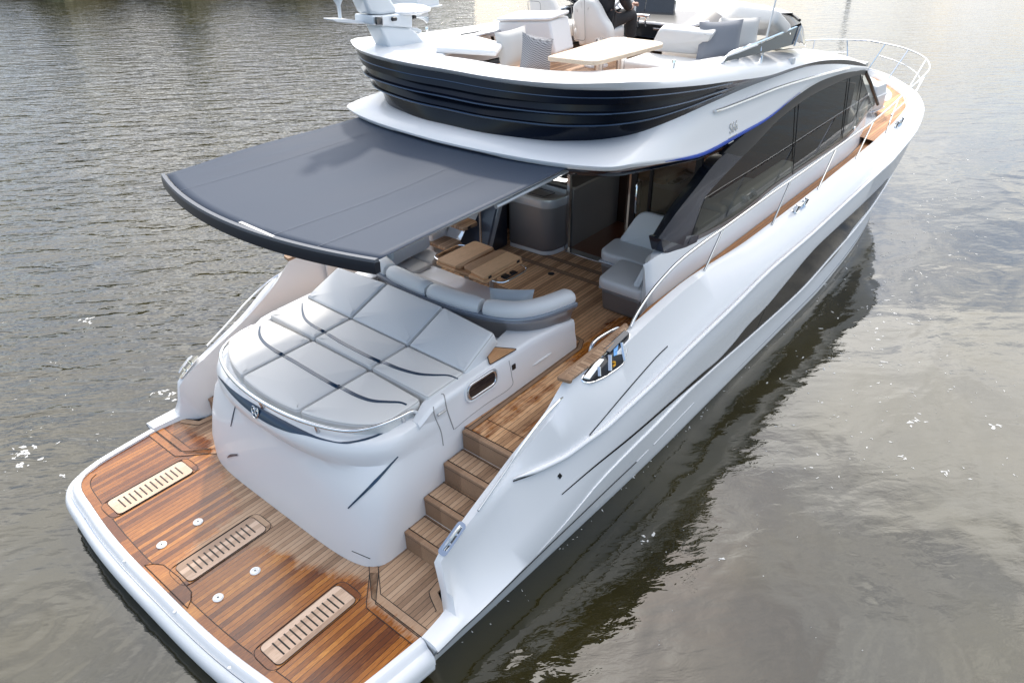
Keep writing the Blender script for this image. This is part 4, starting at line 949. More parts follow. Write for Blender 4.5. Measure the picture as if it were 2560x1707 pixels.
add('coaming_lining', *loft(inn), GEL, yacht)
# black body with its louvre ribs
rows = []
for i, (a, b) in enumerate(zip(UPf, FLf)):
    d = b - a; t_ = (UPf[min(i+1, len(UPf)-1)] - UPf[max(i-1, 0)]); o = Vector((t_.y, -t_.x, 0)).normalized()
    if o.dot(Vector((a.x - 7, a.y, 0))) < 0: o = -o
    L = min(1, max(.04, d.z / .5)); k_ = max(0, min(1, (6.6 - a.x) / 1.2))
    row = []
    for t, oo in ((-.02, 0), (.10, -.01), (.26, -.035), (.285, -.03), (.30, .035), (.335, .05), (.355, .045), (.36, .01), (.52, -.03), (.53, -.025), (.545, .055), (.58, .075), (.60, .07), (.61, .02), (.72, -.01), (.735, -.005), (.75, .035), (.86, .02), (1.0, .0), (1.01, -.05)):
        row.append(a + d * t + o * oo * L * k_)
    rows.append(row)
add('flybridge_body', *loft(rows), mat('flybridge_black', (.004, .007, .016), .2, spec=.22, coat=.12), yacht, smooth=30)
for ci_ in (5, 11, 17):  # thin blue tubes added as painted sky highlights on the rib edges
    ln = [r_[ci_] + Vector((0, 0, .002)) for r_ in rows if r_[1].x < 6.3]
    add('rib_highlight', *tube(ln, .007, 6), mat('rib_sky_highlight', (.05, .085, .14), .2, metal=.7) if ci_ == 5 else bpy.data.materials['rib_sky_highlight'], yacht)
# roof ahead of the coaming, windscreen to the foredeck
rf = []
for x in np.linspace(7.5, 12.2, 26):
    i = min(range(len(FIf)), key=lambda k: abs(FIf[k].x - x) + (9 if FIf[k].y < 0 else 0)); z = FIf[i].z; w = FIf[i].y
    rf.append([Vector((x, w * t, z + .05 * (1 - t*t))) for t in np.linspace(-1, 1, 9)])
rf.append([Vector((12.7, 1.5 * t, 2.5 + .06 * (1 - t*t))) for t in np.linspace(-1, 1, 9)])
rf.append([Vector((13.6 + .3 * (1 - t*t), 1.62 * t, 1.75 + .05 * (1 - t*t))) for t in np.linspace(-1, 1, 9)])
add('coachroof', *loft(rf), NAVY, yacht, smooth=40)
fd = []
for x in np.linspace(13.2, 18.2, 24):
    w = hull_row(x)[10].y; fd.append([Vector((x, w * t, 1.36 + .10 * (1 - t*t))) for t in np.linspace(-1, 1, 11)])
add('foredeck', *loft(fd), GEL2, yacht, smooth=50)
add('foredeck_hump', *loft([[Vector((x, w * t, 1.36 + h * (1 - abs(t)**3))) for t in np.linspace(-1, 1, 11)] for x, w, h in ((13.0, 1.6, .6), (13.6, 1.55, .52), (14.3, 1.3, .42), (14.9, 1.0, .36), (15.15, .8, .1))]), GEL, yacht, smooth=45)
fdt = []
for x in np.linspace(12.6, 17.9, 34):
    w = hull_row(x)[10].y; iw = max(.02, w - (.36 if x < 14.2 else .36 + (x - 14.2) * .3)); fdt.append([Vector((x, -w - .01, 1.374)), Vector((x, -(w + iw) / 2, 1.40)), Vector((x, -iw, 1.43))])
add('foredeck_teak', *loft(fdt), teak('teak_foredeck', 1, .05, tint=(1.5, 1.15, .78)), yacht)
hv = U(1905 if False else 2010, 232, z=1.62)
add('foredeck_hatch', *boxr(14.6, 15.2, -1.05, -.45, 1.60, 1.70), GEL, yacht, bevel=.04, seg=3)
add('hatch_vent', *box((14.95, -.85, 1.705), (.30, .05, .01), Matrix.Rotation(.1, 3, 'Z')), BLACK, yacht)

# ------------------------------------------------------------------ flybridge furniture
FD = 3.33
sheet('flybridge_deck', [(4.2, -1.4), (8.9, -1.4), (8.9, 1.4), (4.2, 1.4)], FD, teak('teak_flydeck', 1, .05, tint=(1.25, 1.15, 1.05)), yacht)
ft_ = empty('flybridge_table', (4.75, -1.2, FD), 'pale oak dining table with rounded corners on the flybridge', 'table')
cf = crop(1300, 0, 460); zt2 = 3.985
top = [U(*cf(335, 725), z=zt2), U(*cf(960, 795), z=zt2), U(*cf(1925, 545), z=zt2), U(*cf(1210, 465), z=zt2)]
add('table_top', *prism(rpoly(top, [.05, .12, .22, .14], 7), (0, 0, -.04)), OAKT, ft_, bevel=.008)
for px, py in ((1375, 163), (1424, 160)):
    v = U(px, py, z=3.60); add('leg', *lathe([(.10, FD - v.z), (.10, FD - v.z + .015), (.05, FD - v.z + .02), (.05, zt2 - .05 - v.z)], tuple(v), 20), STEEL, ft_)
    if px > 1400: add('leg_collar', *lathe([(.05, 0), (.065, .005), (.065, .03), (.05, .035)], (v.x, v.y, v.z + .10), 20), CHROME, ft_)
fs = empty('flybridge_sofa', (6.0, -1.2, FD), 'white dinette sofa on the flybridge forward of the oak table', 'sofa')
def q3(pts, zs): return [U(*p, z=z) for p, z in zip(pts, zs)]
add('backrest', *cushion(q3([cf(1620, 395), cf(1640, 640), cf(2160, 715), cf(2350, 440)][::-1] if False else [(1487,119), (1513,67), (1640,79), (1606,130)], (3.66, 3.93, 3.93, 3.66)), .14, .04, .06, .01, (-1, 0, .3)), LEATH, fs)
add('seat_cushion', *cushion([(6.02, -.62, 3.63), (6.58, -.62, 3.64), (6.58, -1.62, 3.64), (6.02, -1.62, 3.63)], .20, .04, .05, .01, (0, 0, 1)), LEATH, fs)
add('side_seat', *cushion([(4.45, -1.62, 3.60), (4.45, -1.30, 3.60), (6.0, -1.30, 3.60), (6.0, -1.62, 3.60)], .16, .03, .05, .01, (0, 0, 1)), LEATH, fs)
add('aft_seat', *cushion([(4.20, .75, 3.60), (4.62, .75, 3.60), (4.62, -1.3, 3.60), (4.20, -1.3, 3.60)], .16, .03, .05, .01, (0, 0, 1)), LEATH, fs)
add('sofa_base', *MB().put(boxr(6.06, 6.55, -1.6, -.66, FD, 3.44)).put(boxr(4.5, 6.0, -1.6, -1.34, FD, 3.45)).put(boxr(4.24, 4.56, -1.3, .75, FD, 3.45)).__dict__.values(), LEATH, fs)
def scatter(name, px, py, z, w, h, t, ax, ay, nr, m, label):
    c = U(px, py, z=z); e = empty(name, (c.x, c.y, c.z - h * .45), label, 'cushion', 'scatter cushions')
    add('cover', *pillow(c, w, h, t, ax, ay, nr), m, e); return e
scatter('pillow', 1178, 112, 3.86, .40, .40, .17, (.93, -.30, .1), (.1, .28, .95), (-.3, -.9, .3), CREAMP, 'cream scatter cushion on the flybridge left of the herringbone one')
scatter('pillow', 1232, 126, 3.84, .38, .38, .16, (.86, -.42, -.25), (.28, .1, .95), (-.35, -.9, .3), HERR, 'grey herringbone scatter cushion beside the oak table corner')
scatter('pillow', 1652, 95, 3.83, .50, .44, .17, (.62, -.78, .05), (.28, .15, .95), (-.75, -.6, .35), GREYP, 'charcoal grey scatter cushion on the flybridge sofa')
scatter('pillow', 1697, 84, 3.83, .46, .42, .16, (.62, -.78, .0), (.28, .15, .95), (-.75, -.6, .35), CREAMP, 'pale scatter cushion behind the charcoal grey one')
scatter('pillow', 878, 596, 1.48, .34, .34, .14, (.3, -.95, .1), (.3, .1, .95), (-.95, -.3, .2), BLUEP, 'pale cushion on the port end of the cockpit sofa under the awning edge')
# forward lounge: headrest and long pad under the windscreen
fl = empty('forward_lounge', (7.6, -1.2, FD), 'white lounger with piped headrest beside the helm', 'lounger')
add('headrest', *cushion([U(*p, z=z) for p, z in (((1640, 75), 3.72), ((1683, 43), 3.95), ((1782, 57), 3.93), ((1812, 90), 3.68))], .16, .05, .09, .015, (-1, 0, .4)), LEATH, fl)
add('pad', *cushion([(6.75, -.72, 3.66), (7.7, -.72, 3.66), (7.7, -1.55, 3.66), (6.75, -1.55, 3.66)], .2, .04, .06, .01, (0, 0, 1)), LEATH, fl)
# helm seats
def helm_seat(outline, x, yc, label, sq):
    P = [U(*p, x=x) for p in outline]; z0 = min(p.z for p in P); e = empty('helm_chair', (x, yc, FD), label, 'seat', 'helm seats on the flybridge')
    P = [Vector((x + (p.z - z0) * -.12, p.y, p.z)) for p in P]
    add('backrest', *cushion(P, .14, .05, .03, .012, (-1, 0, 0), 3), LEATH, e)
    inner = inset(rpoly([Vector((x - .02, yc + .16, z0 + .1)), Vector((x - .10, yc + .17, z0 + .58)), Vector((x - .10, yc - .02, z0 + .58)), Vector((x - .02, yc - .0, z0 + .1))], .03, 3), .01, Vector((-1, 0, 0)))
    add('back_seam', *tube([p + Vector((-.021, 0, 0)) for p in inner], .004, 5, closed=True), SEAM, e)
    add('squab', *cushion([(x + .05, yc - .27, 3.80), (x + .05, yc + .27, 3.80), (x + .52, yc + .26, 3.83), (x + .52, yc - .26, 3.83)], .16, .05, .08, .012, (0, 0, 1)), LEATH, e)
    add('pedestal', *lathe([(.16, 0), (.16, .02), (.07, .04), (.07, .32)], (x + .25, yc, FD), 16), GEL, e); return e
hs2 = [(1319, 12), (1317, 40), (1321, 62), (1326, 80), (1328, 108), (1400, 100), (1401, 74), (1397, 60), (1386, 42), (1376, 18), (1366, 2), (1340, -6)]
hs1 = [(1221, -8), (1221, 30), (1226, 70), (1242, 112), (1274, 108), (1296, 84), (1300, 66), (1294, 50), (1281, 28), (1270, 0), (1255, -14), (1235, -14)]
helm_seat(hs2, 6.60, .27, 'cream helm seat with the person sitting in it', None)
helm_seat(hs1, 6.60, .95, 'empty cream helm seat beside the white flybridge cabinet', None)
# flybridge wet bar
fb = empty('flybridge_cabinet', (5.75, .55, FD), 'white moulded cabinet with rounded lid behind the helm seats', 'cabinet')
cfp = [U(*p, x=5.70) for p in ((1142, 122), (1142, 50), (1262, 48), (1268, 85), (1276, 126))]
add('carcass', *prism(cfp, (.46, .05, 0)), GEL, fb, bevel=.03, seg=3)
a, b = cfp[1], cfp[2]
lidp = rpoly([Vector((a.x - .02, a.y + .02, a.z)), Vector((b.x - .02, b.y - .02, b.z)), Vector((b.x + .46, b.y + .02, b.z + .03)), Vector((a.x + .46, a.y + .06, a.z + .03))], .08, 5)
add('lid', *prism(lidp, (0, 0, .035)), GEL, fb, bevel=.015, seg=3)
# helm console, screens, wheel, throttles
hc = empty('helm_console', (8.0, -.1, FD), 'black helm console with two dark screens and throttle levers', 'helm console')
cons = [U(*p, x=7.75) for p in ((1430, 82), (1432, 50), (1560, 60), (1600, 58), (1625, 75), (1600, 100))]
add('dash', *MB().put(prism(cons, (.5, 0, .12))).__dict__.values(), mat('dash_black', (.02, .022, .026), .3, coat=.3), hc, bevel=.02)
add('dash_edge', *tube([U(*p, x=7.74) for p in ((1432, 48), (1500, 54), (1560, 61), (1590, 61), (1628, 50))], .018, 8), GEL, hc)
for p4 in (((1436, 44), (1436, -12), (1476, -8), (1476, 46)), ((1478, 46), (1478, -8), (1543, 2), (1543, 49))):
    P = [U(*p, x=8.1) for p in p4]; P = [Vector((v.x + (v.z - P[0].z) * .35, v.y, v.z)) for v in P]
    sc_ = add('screen', *prism(rpoly(P, .02, 3), (.04, 0, -.01)), SCREEN, hc)
wc = U(1432, 27, x=7.62); wa = Vector((-.85, .0, .5)).normalized(); q_ = wa.to_track_quat('Z', 'Y').to_matrix()
wh = add('steering_wheel', *tube([wc + q_ @ Vector((.17 * math.cos(a), .17 * math.sin(a), 0)) for a in np.linspace(0, 2*math.pi, 28, endpoint=False)], .016, 8, closed=True), mat('wheel_rim', (.55, .54, .52), .4), hc)
sp_ = MB()
for a in (.5, 2.6, 4.7): sp_.put(tube([wc, wc + q_ @ Vector((.165 * math.cos(a), .165 * math.sin(a), 0))], .011, 6))
sp_.put(tube([wc, wc - wa * .22], .03, 8)).build('spoke', STEEL, hc)
for dx in (0, 18):
    a, b = U(1466 + dx, 62, x=7.72), U(1470 + dx * .8, 36, x=7.66); add('throttle_lever', *tube([a, a.lerp(b, .5) + Vector((-.03, 0, 0)), b], .012, 8), CHROME, hc)
a = U(1462, 36, x=7.66); b = U(1492, 38, x=7.66); add('throttle_grip', *tube([a, b], .022, 8), CHROME, hc)
add('switch_panel', *MB().put(box(U(1452, 62, x=7.73), (.03, .14, .04))).put(box(U(1510, 68, x=7.73), (.03, .12, .03))).put(box(U(1545, 66, x=7.73), (.03, .2, .03))).__dict__.values(), STEEL, hc, bevel=.006)
# person at the helm: one continuous skinned body, clothes over it
def skinned(name, pts, edges, rad, m, parent, sub=2, root=0):
    og = ORG[parent.name]; me = bpy.data.meshes.new(name); me.from_pydata([tuple(Vector(p) - og) for p in pts], edges, []); me.materials.append(m)
    o = bpy.data.objects.new(name, me); COL.objects.link(o); o.parent = parent; ORG[o.name] = og
    md = o.modifiers.new('skin', 'SKIN'); md.use_smooth_shade = True; md.branch_smoothing = .6
    for i, r in enumerate(rad):
        sv = me.skin_vertices[0].data[i]; sv.radius = (r, r) if not isinstance(r, tuple) else r; sv.use_root = (i == root)
    sb = o.modifiers.new('sub', 'SUBSURF'); sb.levels = sb.render_levels = sub; return o
hip = Vector((6.86, .19, 3.92)); pe = empty('person', (hip.x, hip.y, FD), 'person in a black jacket and charcoal trousers sitting at the flybridge helm', 'person')
fw, lf_, up_ = Vector((1, 0, 0)), Vector((0, 1, 0)), Vector((0, 0, 1))
def B(f, l, u): return hip + fw * f + lf_ * l + up_ * u
pts = [B(0,0,0), B(-.04,0,.22), B(-.03,0,.42), B(.0,0,.53), B(.02,0,.58), B(.05,0,.68), B(.05,0,.80),
       B(-.02,.19,.46), B(.08,.25,.20), B(.32,.17,.16), B(.40,.15,.17), B(-.02,-.19,.46), B(.06,-.26,.20), B(.28,-.20,.10), B(.37,-.18,.12),
       B(.03,.10,-.02), B(.43,.14,.02), B(.46,.13,-.38), B(.58,.14,-.50), B(.03,-.10,-.02), B(.43,-.16,.02), B(.42,-.15,-.38), B(.54,-.16,-.50)]
ed = [(0,1),(1,2),(2,3),(3,4),(4,5),(5,6),(2,7),(7,8),(8,9),(9,10),(2,11),(11,12),(12,13),(13,14),(0,15),(15,16),(16,17),(17,18),(0,19),(19,20),(20,21),(21,22)]
rd = [(.14,.11),(.13,.10),(.15,.10),(.06,.06),(.055,.055),(.085,.10),(.07,.09), .06,.048,.036,.038, .06,.048,.036,.038, .09,.062,.045,.04, .09,.062,.045,.04]
skinned('body', pts, ed, rd, SKIN, pe)
jp = pts[:4] + pts[7:10] + pts[11:14]; je = [(0,1),(1,2),(2,3),(2,4),(4,5),(5,6),(2,7),(7,8),(8,9)]
skinned('jacket', jp, je, [(.175,.15),(.17,.14),(.18,.13),(.085,.085), .085,.07,.055, .085,.07,.055], JACKET, pe)
tp_ = [pts[0]] + pts[15:18] + [pts[19], pts[20], pts[21]]
skinned('trousers', tp_, [(0,1),(1,2),(2,3),(0,4),(4,5),(5,6)], [(.17,.14), .115, .085, .065, .115, .085, .065], TROUS, pe)
for k in (17, 21):
    a, b = pts[k], pts[k+1]; skinned('shoe', [a + Vector((-.02,0,-.09)), a.lerp(b, .5) + Vector((0, 0, -.03)), b + Vector((.04,0,0))], [(0,1),(1,2)], [.05, .05, .04], SHOE, pe)
hd = B(.05, 0, .74)
add('hair', *lathe([(.0, .115), (.06, .10), (.098, .05), (.108, .0), (.10, -.05), (.085, -.07)], tuple(hd + Vector((-.015, 0, .03))), 18), HAIR, pe)
fm = MB(); fm.put(lathe([(0, .03), (.012, .02), (.016, -.01), (0, -.015)], tuple(hd + Vector((.115, 0, -.0))), 8, (1, 0, .2))); fm.put(box(hd + Vector((.10, 0, -.055)), (.015, .05, .008)))
fm.put(lathe([(0, -.01), (.03, -.008), (.03, .008), (0, .01)], tuple(hd + Vector((.02, .085, 0))), 10, (0, 1, 0))).put(lathe([(0, -.01), (.03, -.008), (.03, .008), (0, .01)], tuple(hd + Vector((.02, -.085, 0))), 10, (0, 1, 0))); fm.build('face_detail', SKIN, pe)
add('sunglasses', *MB().put(box(hd + Vector((.105, .035, .028)), (.015, .05, .03))).put(box(hd + Vector((.105, -.035, .028)), (.015, .05, .03))).put(box(hd + Vector((.05, .088, .032)), (.11, .006, .008))).put(box(hd + Vector((.05, -.088, .032)), (.11, .006, .008))).__dict__.values(), BLACK, pe, bevel=.006)
for sgn, w in ((1, pts[10]), (-1, pts[14])):
    q = MB(); nc = w + Vector((.03, 0, .0))
    for k in range(4):
        b0 = nc + Vector((.03, (k - 1.5) * .019, .012)); q.put(tube([b0, b0 + Vector((.03, 0, .012)), b0 + Vector((.052, 0, -.006)), b0 + Vector((.042, 0, -.03))], [.010, .0095, .009, .008], 6))
    q.put(tube([nc + Vector((-.02, -.03 * sgn, .01)), nc + Vector((.02, -.05 * sgn, .012)), nc + Vector((.045, -.04 * sgn, .0))], [.012, .010, .009], 6)); q.build('hand_fingers', SKIN, pe)
# windscreen of the flybridge with its white cover, dark side deflectors and side rails
Tt = [(8.30, -1.80, 3.885), (8.62, -1.55, 3.90), (8.85, -1.1, 3.925), (8.98, -.5, 3.94), (9.02, 0, 3.945)]; Tb = [(8.95, -1.72, 3.47), (9.35, -1.5, 3.44), (9.75, -1.1, 3.42), (9.95, -.5, 3.42), (10.0, 0, 3.42)]
sy = lambda L: spline([Vector(p) for p in L] + [Vector((x, -y, z)) for x, y, z in L[-2::-1]], 6)
ta, tb_ = sy(Tt), sy(Tb)
add('windscreen', *loft([[a, a.lerp(b, .35) + Vector((.05, 0, .01)), a.lerp(b, .7) + Vector((.05, 0, 0)), b] for a, b in zip(ta, tb_)]), SCREEN, yacht, smooth=60)
add('windscreen_edge', *tube(ta, .018, 8), BLACK, yacht)
cov = [];
for i, a in enumerate(ta):
    if i < 5 or i > len(ta) - 6: continue
    w = .012 * math.sin(i * 1.7) + .010 * math.sin(i * 3.1); c = Vector((7.6, a.y * .4, 0)); d = (Vector((c.x, c.y, 0)) - Vector((a.x, a.y, 0))).normalized()
    cov.append([a + Vector((0, 0, -.03)), a + Vector((0, 0, .025 + w * .4)), a + d * .16 + Vector((0, 0, .02 + w)), a + d * .36 + Vector((0, 0, -.05 + w)), a + d * .52 + Vector((0, 0, -.16 + w * .5)), a + d * .60 + Vector((0, 0, -.24))])
add('windscreen_cover', *loft(cov), mat('cover_white', (.78, .79, .80), .7, bump=(14, .5, .02)), yacht, smooth=60)
for s in (1, -1):
    df = [flip(U(*p, y=-1.76), s) for p in ((1660, 143), (1668, 132), (1722, 112), (1775, 90), (1836, 60), (1822, 103), (1760, 120))]
    add('side_deflector', *prism(df, (0, -s * .015, 0)), SCREEN, yacht, smooth=None)
    add('deflector_frame', *tube([flip(U(*p, y=-1.765), s) for p in ((1658, 146), (1668, 131), (1722, 110), (1740, 103))], .012, 6), SILV, yacht)
    add('deflector_post', *tube([flip(U(*p, y=-1.775), s) for p in ((1840, 60), (1824, 106))], .014, 6), SILV, yacht)
    hrp = [flip(U(*p, y=-1.74), s) for p in ((1663, 148), (1670, 130), (1682, 121), (1700, 114), (1760, 90), (1838, 58))]
    add('flybridge_handrail', *tube(spline(hrp, 4), .020, 8), CHROME, yacht)
    add('handrail_bracket', *MB().put(tube([flip(U(1748, 98, y=-1.74), s), flip(U(1747, 118, y=-1.76), s)], .012, 6)).put(tube([flip(U(1815, 70, y=-1.74), s), flip(U(1814, 80, y=-1.76), s)], .010, 6)).__dict__.values(), CHROME, yacht)
    # antenna whips
    a0 = flip(U(1745, 150, y=-1.74), s); a1 = flip(U(1782, 0, y=-1.74), s); d = (a1 - a0)
    an = add('whip_antenna', *tube([a0 + d * .12, a0 + d * 1.0, a0 + d * 2.2], [.014, .011, .006], 8), WHITEP, yacht)
    add('antenna_mount', *MB().put(tube([a0 + Vector((-.06, 0, -.01)), a0 + Vector((.0, 0, .03)), a0 + d * .14], [.022, .020, .017], 8)).put(lathe([(0, 0), (.04, 0), (.04, .015), (0, .02)], tuple(a0 + Vector((-.05, 0, -.035))), 12)).__dict__.values(), CHROME, an)
    bl = flip(U(1546, 160, y=-1.72), s); add('flag_socket', *lathe([(.0, 0), (.03, 0), (.03, .01), (.014, .012), (.014, .06), (.024, .065), (.02, .09), (0, .09)], tuple(bl), 12), CHROME, yacht)
    nv = flip(U(1818, 143, y=-1.74), s); add('navigation_light', *boxr(nv.x - .06, nv.x + .06, nv.y - .03, nv.y + .03, nv.z - .03, nv.z + .06), GEL, yacht, bevel=.012)
# port side handrail by the companionway, hatch rim
hp_ = [U(*p, y=.95) for p in ((1082, 85), (1120, 78), (1160, 71), (1176, 73), (1187, 86), (1193, 106))]
add('companionway_rail', *tube(spline(hp_, 5), .022, 8), STEEL, yacht)
add('companionway_rim', *tube(spline([U(*p, y=1.15) for p in ((1060, 82), (1090, 77), (1115, 72), (1126, 76), (1133, 92))], 4), .02, 6), BLACK, yacht)
add('aft_locker_lid', *cushion([U(*p, z=3.93) for p in ((1005, 92), (1100, 83), (1156, 98), (1140, 116), (1000, 108))], .06, .03, .04, .01, (0, 0, 1)), GEL, yacht)
dk = [Vector((3.95, .3, 3.868)), Vector((4.05, 1.3, 3.872)), Vector((4.3, 1.66, 3.872)), Vector((6.4, 1.66, 3.80)), Vector((6.4, .95, 3.80)), Vector((5.3, .95, 3.86)), Vector((4.7, .7, 3.868))]
add('aft_port_deck', *prism(dk, (0, 0, -.05)), GEL2, yacht, bevel=.02)

# ------------------------------------------------------------------ deck rails, cleats, fairleads
RP = [(4.06, 2.13, 1.50), (4.22, 2.11, 1.60), (4.55, 2.10, 1.74), (5.03, 2.10, 1.85), (5.6, 2.10, 1.88), (6.3, 2.10, 1.88), (7.5, 2.10, 1.89), (8.6, 2.10, 1.88), (10.1, 2.10, 1.885), (12.0, 2.10, 1.90), (13.2, 2.07, 1.93), (14.3, 2.04, 1.99), (15.2, 2.02, 2.02), (16.2, 1.93, 2.05), (17.2, 1.57, 2.07), (18.0, .93, 2.08), (18.38, .3, 2.08)]
RPs = {s: spline([Vector((x, s * y, z)) for x, y, z in RP], 6) for s in (1, -1)}
def rail_at(x, s):
    P = RPs[s]
    for a, b in zip(P[:-1], P[1:]):
        if a.x <= x <= b.x: return a.lerp(b, (x - a.x) / max(1e-6, b.x - a.x))
    return P[-1]
for s in (1, -1):
    gr_ = add('guard_rail', *tube(RPs[s], .017, 10), CHROME, yacht)
    for xf, xt in ((5.67, 6.15), (7.70, 8.25), (9.45, 10.1), (11.2, 11.95), (12.95, 13.55), (14.6, 15.6), (16.3, 17.0), (17.4, 17.85), (18.1, 18.3)):
        f_ = hull_row(min(xf, 18.2)); a = (f_[8] + f_[9]) / 2; a = Vector((a.x, s * a.y, a.z)); b = rail_at(xt, s)
        add('stanchion', *tube([a, b], .014, 8), CHROME, gr_)
    mr = [((hull_row(min(18.2, x - .25))[9].y + rail_at(x, 1).y) / 2, x) for x in np.linspace(13.2, 18.3, 16)]
    add('mid_rail', *tube([Vector((x, s * y, 1.50 + (rail_at(x, 1).z - 1.50) * .52)) for y, x in mr], .012, 8), CHROME, gr_)
add('bow_rail', *tube(spline([RPs[-1][-1], Vector((18.48, 0, 2.08)), RPs[1][-1]], 4), .017, 8), CHROME, yacht)
add('anchor_roller', *MB().put(boxr(17.6, 18.5, -.12, -.07, 1.46, 1.60)).put(boxr(17.6, 18.5, .07, .12, 1.46, 1.60)).put(tube([(18.4, -.1, 1.57), (18.4, .1, 1.57)], .05, 10)).__dict__.values(), STEEL, yacht)
add('windlass', *MB().put(lathe([(.11, 0), (.11, .05), (.06, .07), (.06, .16), (.10, .18), (.10, .22), (0, .23)], (17.1, .1, 1.45), 16)).put(lathe([(.08, 0), (.05, .03), (.05, .1), (.08, .13), (0, .14)], (17.0, -.2, 1.45), 14)).__dict__.values(), CHROME, yacht)
def cleat(p, ax, n, L=.30, name='mooring_cleat', plate=True):
    ax = Vector(ax).normalized(); n = Vector(n).normalized(); sd = n.cross(ax); p = Vector(p)
    q = MB().put(tube([p + n * .055 - ax * L/2, p + n * .065 - ax * L*.3, p + n * .065 + ax * L*.3, p + n * .055 + ax * L/2], [.008, .014, .014, .008], 8))
    for k in (-1, 1): q.put(tube([p + ax * k * L * .2, p + ax * k * L * .2 + n * .065], [.02, .014], 8))
    if plate: q.put(prism(oval(p, L * 1.35, .085, .04, ax, sd), n * .008))
    return q
for s in (1, -1):
    a = Vector((1.237, 2.085, .585)); b = Vector((1.485, 2.10, .732)); ax = (b - a).normalized(); n_ = Vector((-ax.z * .85, .35, ax.x)).normalized()
    if s < 0: a, b, ax, n_ = [Vector((v.x, -v.y, v.z)) for v in (a, b, ax, n_)]
    cleat((a + b) / 2 + n_ * .005, ax, n_, .24).build('mooring_cleat', CHROME, yacht)
    # chrome rails along the sloping wings
    wr = [U(*p, y=-2.13) for p in ((1096, 1173), (1102.5,1164.4),(1158.7,1082.3),(1196,1026),(1243,963),(1278,925),(1290,914),(1322,893))]
    wrs = spline([flip(v, s) + Vector((0, s * .012, .012)) for v in wr], 4)
    add('wing_rail', *tube(wrs, .011, 8), CHROME, yacht)
    # teak capping of the bulwark seat
    cp_ = rpoly([(2.92, 2.085 * s, 1.455), (2.95, 2.175 * s, 1.452), (3.35, 2.19 * s, 1.468), (3.7, 2.16 * s, 1.478), (4.05, 2.115 * s, 1.485), (4.05, 2.08 * s, 1.485)], .03, 4)
    tc_ = add('bulwark_capping', *prism(cp_, (0, 0, .03)), TEAKX, yacht, bevel=.006)
    add('capping_nosing', *prism(rpoly([(2.875, 2.055 * s, 1.452), (2.905, 2.19 * s, 1.450), (2.95, 2.19 * s, 1.452), (2.95, 2.095 * s, 1.454), (4.07, 2.09 * s, 1.484), (4.07, 2.052 * s, 1.484)], .02, 3), (0, 0, .036)), TEAKP, tc_, bevel=.006)
    gr2 = spline([flip(U(*p, y=-1.975), s) for p in ((1356, 824), (1357.5, 800), (1368, 782), (1392, 766), (1415, 754.5), (1422, 756), (1424, 768))], 5)
    add('boarding_rail', *tube(gr2, .019, 10), CHROME, yacht)
    # fairlead box in the outer corner of the bulwark
    def F_(X, Y, dy=0): px, py = (1194.4 + X * .16406, 698.25 + Y * .16406); h_ = hit(px, py, HB, .004); return flip(h_[0] if h_ else U(px, py, y=-2.2), s)
    op = [F_(*p) for p in ((855, 1062), (960, 1102), (1130, 1045), (1280, 955), (1410, 860), (1455, 780), (1525, 470), (1515, 420), (1440, 405), (1200, 690), (1060, 790), (930, 950))]
    fl_ = add('fairlead_frame', *tube(spline(op, 3, closed=True), .010, 8, closed=True), CHROME, yacht)
    cI = sum(op, Vector()) / len(op); nI = normal_of(op)
    OPX = ((855, 1062), (960, 1102), (1130, 1045), (1280, 955), (1410, 860), (1455, 780), (1525, 470), (1515, 420), (1440, 405), (1200, 690), (1060, 790), (930, 950))
    mX, mY = sum(a for a, b in OPX) / 12, sum(b for a, b in OPX) / 12
    fr_ = [[F_(a + (mX - a) * t, b + (mY - b) * t) for a, b in OPX] for t in (0, .2, .4, .6, .8, .97)]; fr_ = [[p + Vector((0, s * .003, .003)) for p in q_] for q_ in fr_]
    add('fairlead_recess', *loft(fr_, cu=True), mat('dark_mirror', (.025, .025, .03), .3) if s > 0 else bpy.data.materials['dark_mirror'], fl_, smooth=None)
    up3 = Vector((0, 0, .03)) + Vector((0, s * .015, 0))
    t1 = [F_(*p) for p in ((1120, 690), (1235, 720), (1505, 445), (1425, 410))]
    add('fairlead_top', *prism([p + up3 * .8 for p in t1], up3 * .6), NAVY, fl_, bevel=.006)
    t2 = [F_(*p) for p in ((860, 1058), (955, 1085), (1165, 800), (1070, 785))]
    add('fairlead_plate', *prism([p + up3 * .5 for p in t2], up3 * .5), CHROME, fl_, bevel=.006)
    for (xa, ya), (xb, yb), r_ in (((1235, 735), (1235, 950), .028), ((1085, 900), (1090, 1025), .022), ((1400, 560), (1440, 800), .022)):
        add('roller', *tube([F_(xa, ya) + up3 * .6, F_(xb, yb) + up3 * .6], r_, 12), CHROME, fl_)
    bl_ = [F_(*p) + up3 * .25 for p in ((1300, 620), (1370, 570), (1345, 720), (1300, 740))]; add('blue_reflector', *prism(bl_, up3 * .15), mat('blue_steel', (.10, .30, .62), .25, metal=.3) if s > 0 else bpy.data.materials['blue_steel'], fl_)
    add('mooring_rope', *tube([F_(1275, 900) + up3, F_(1300, 880) + up3, F_(1300, 840) + up3, F_(1280, 840) + up3], .012, 8), YELL, fl_)
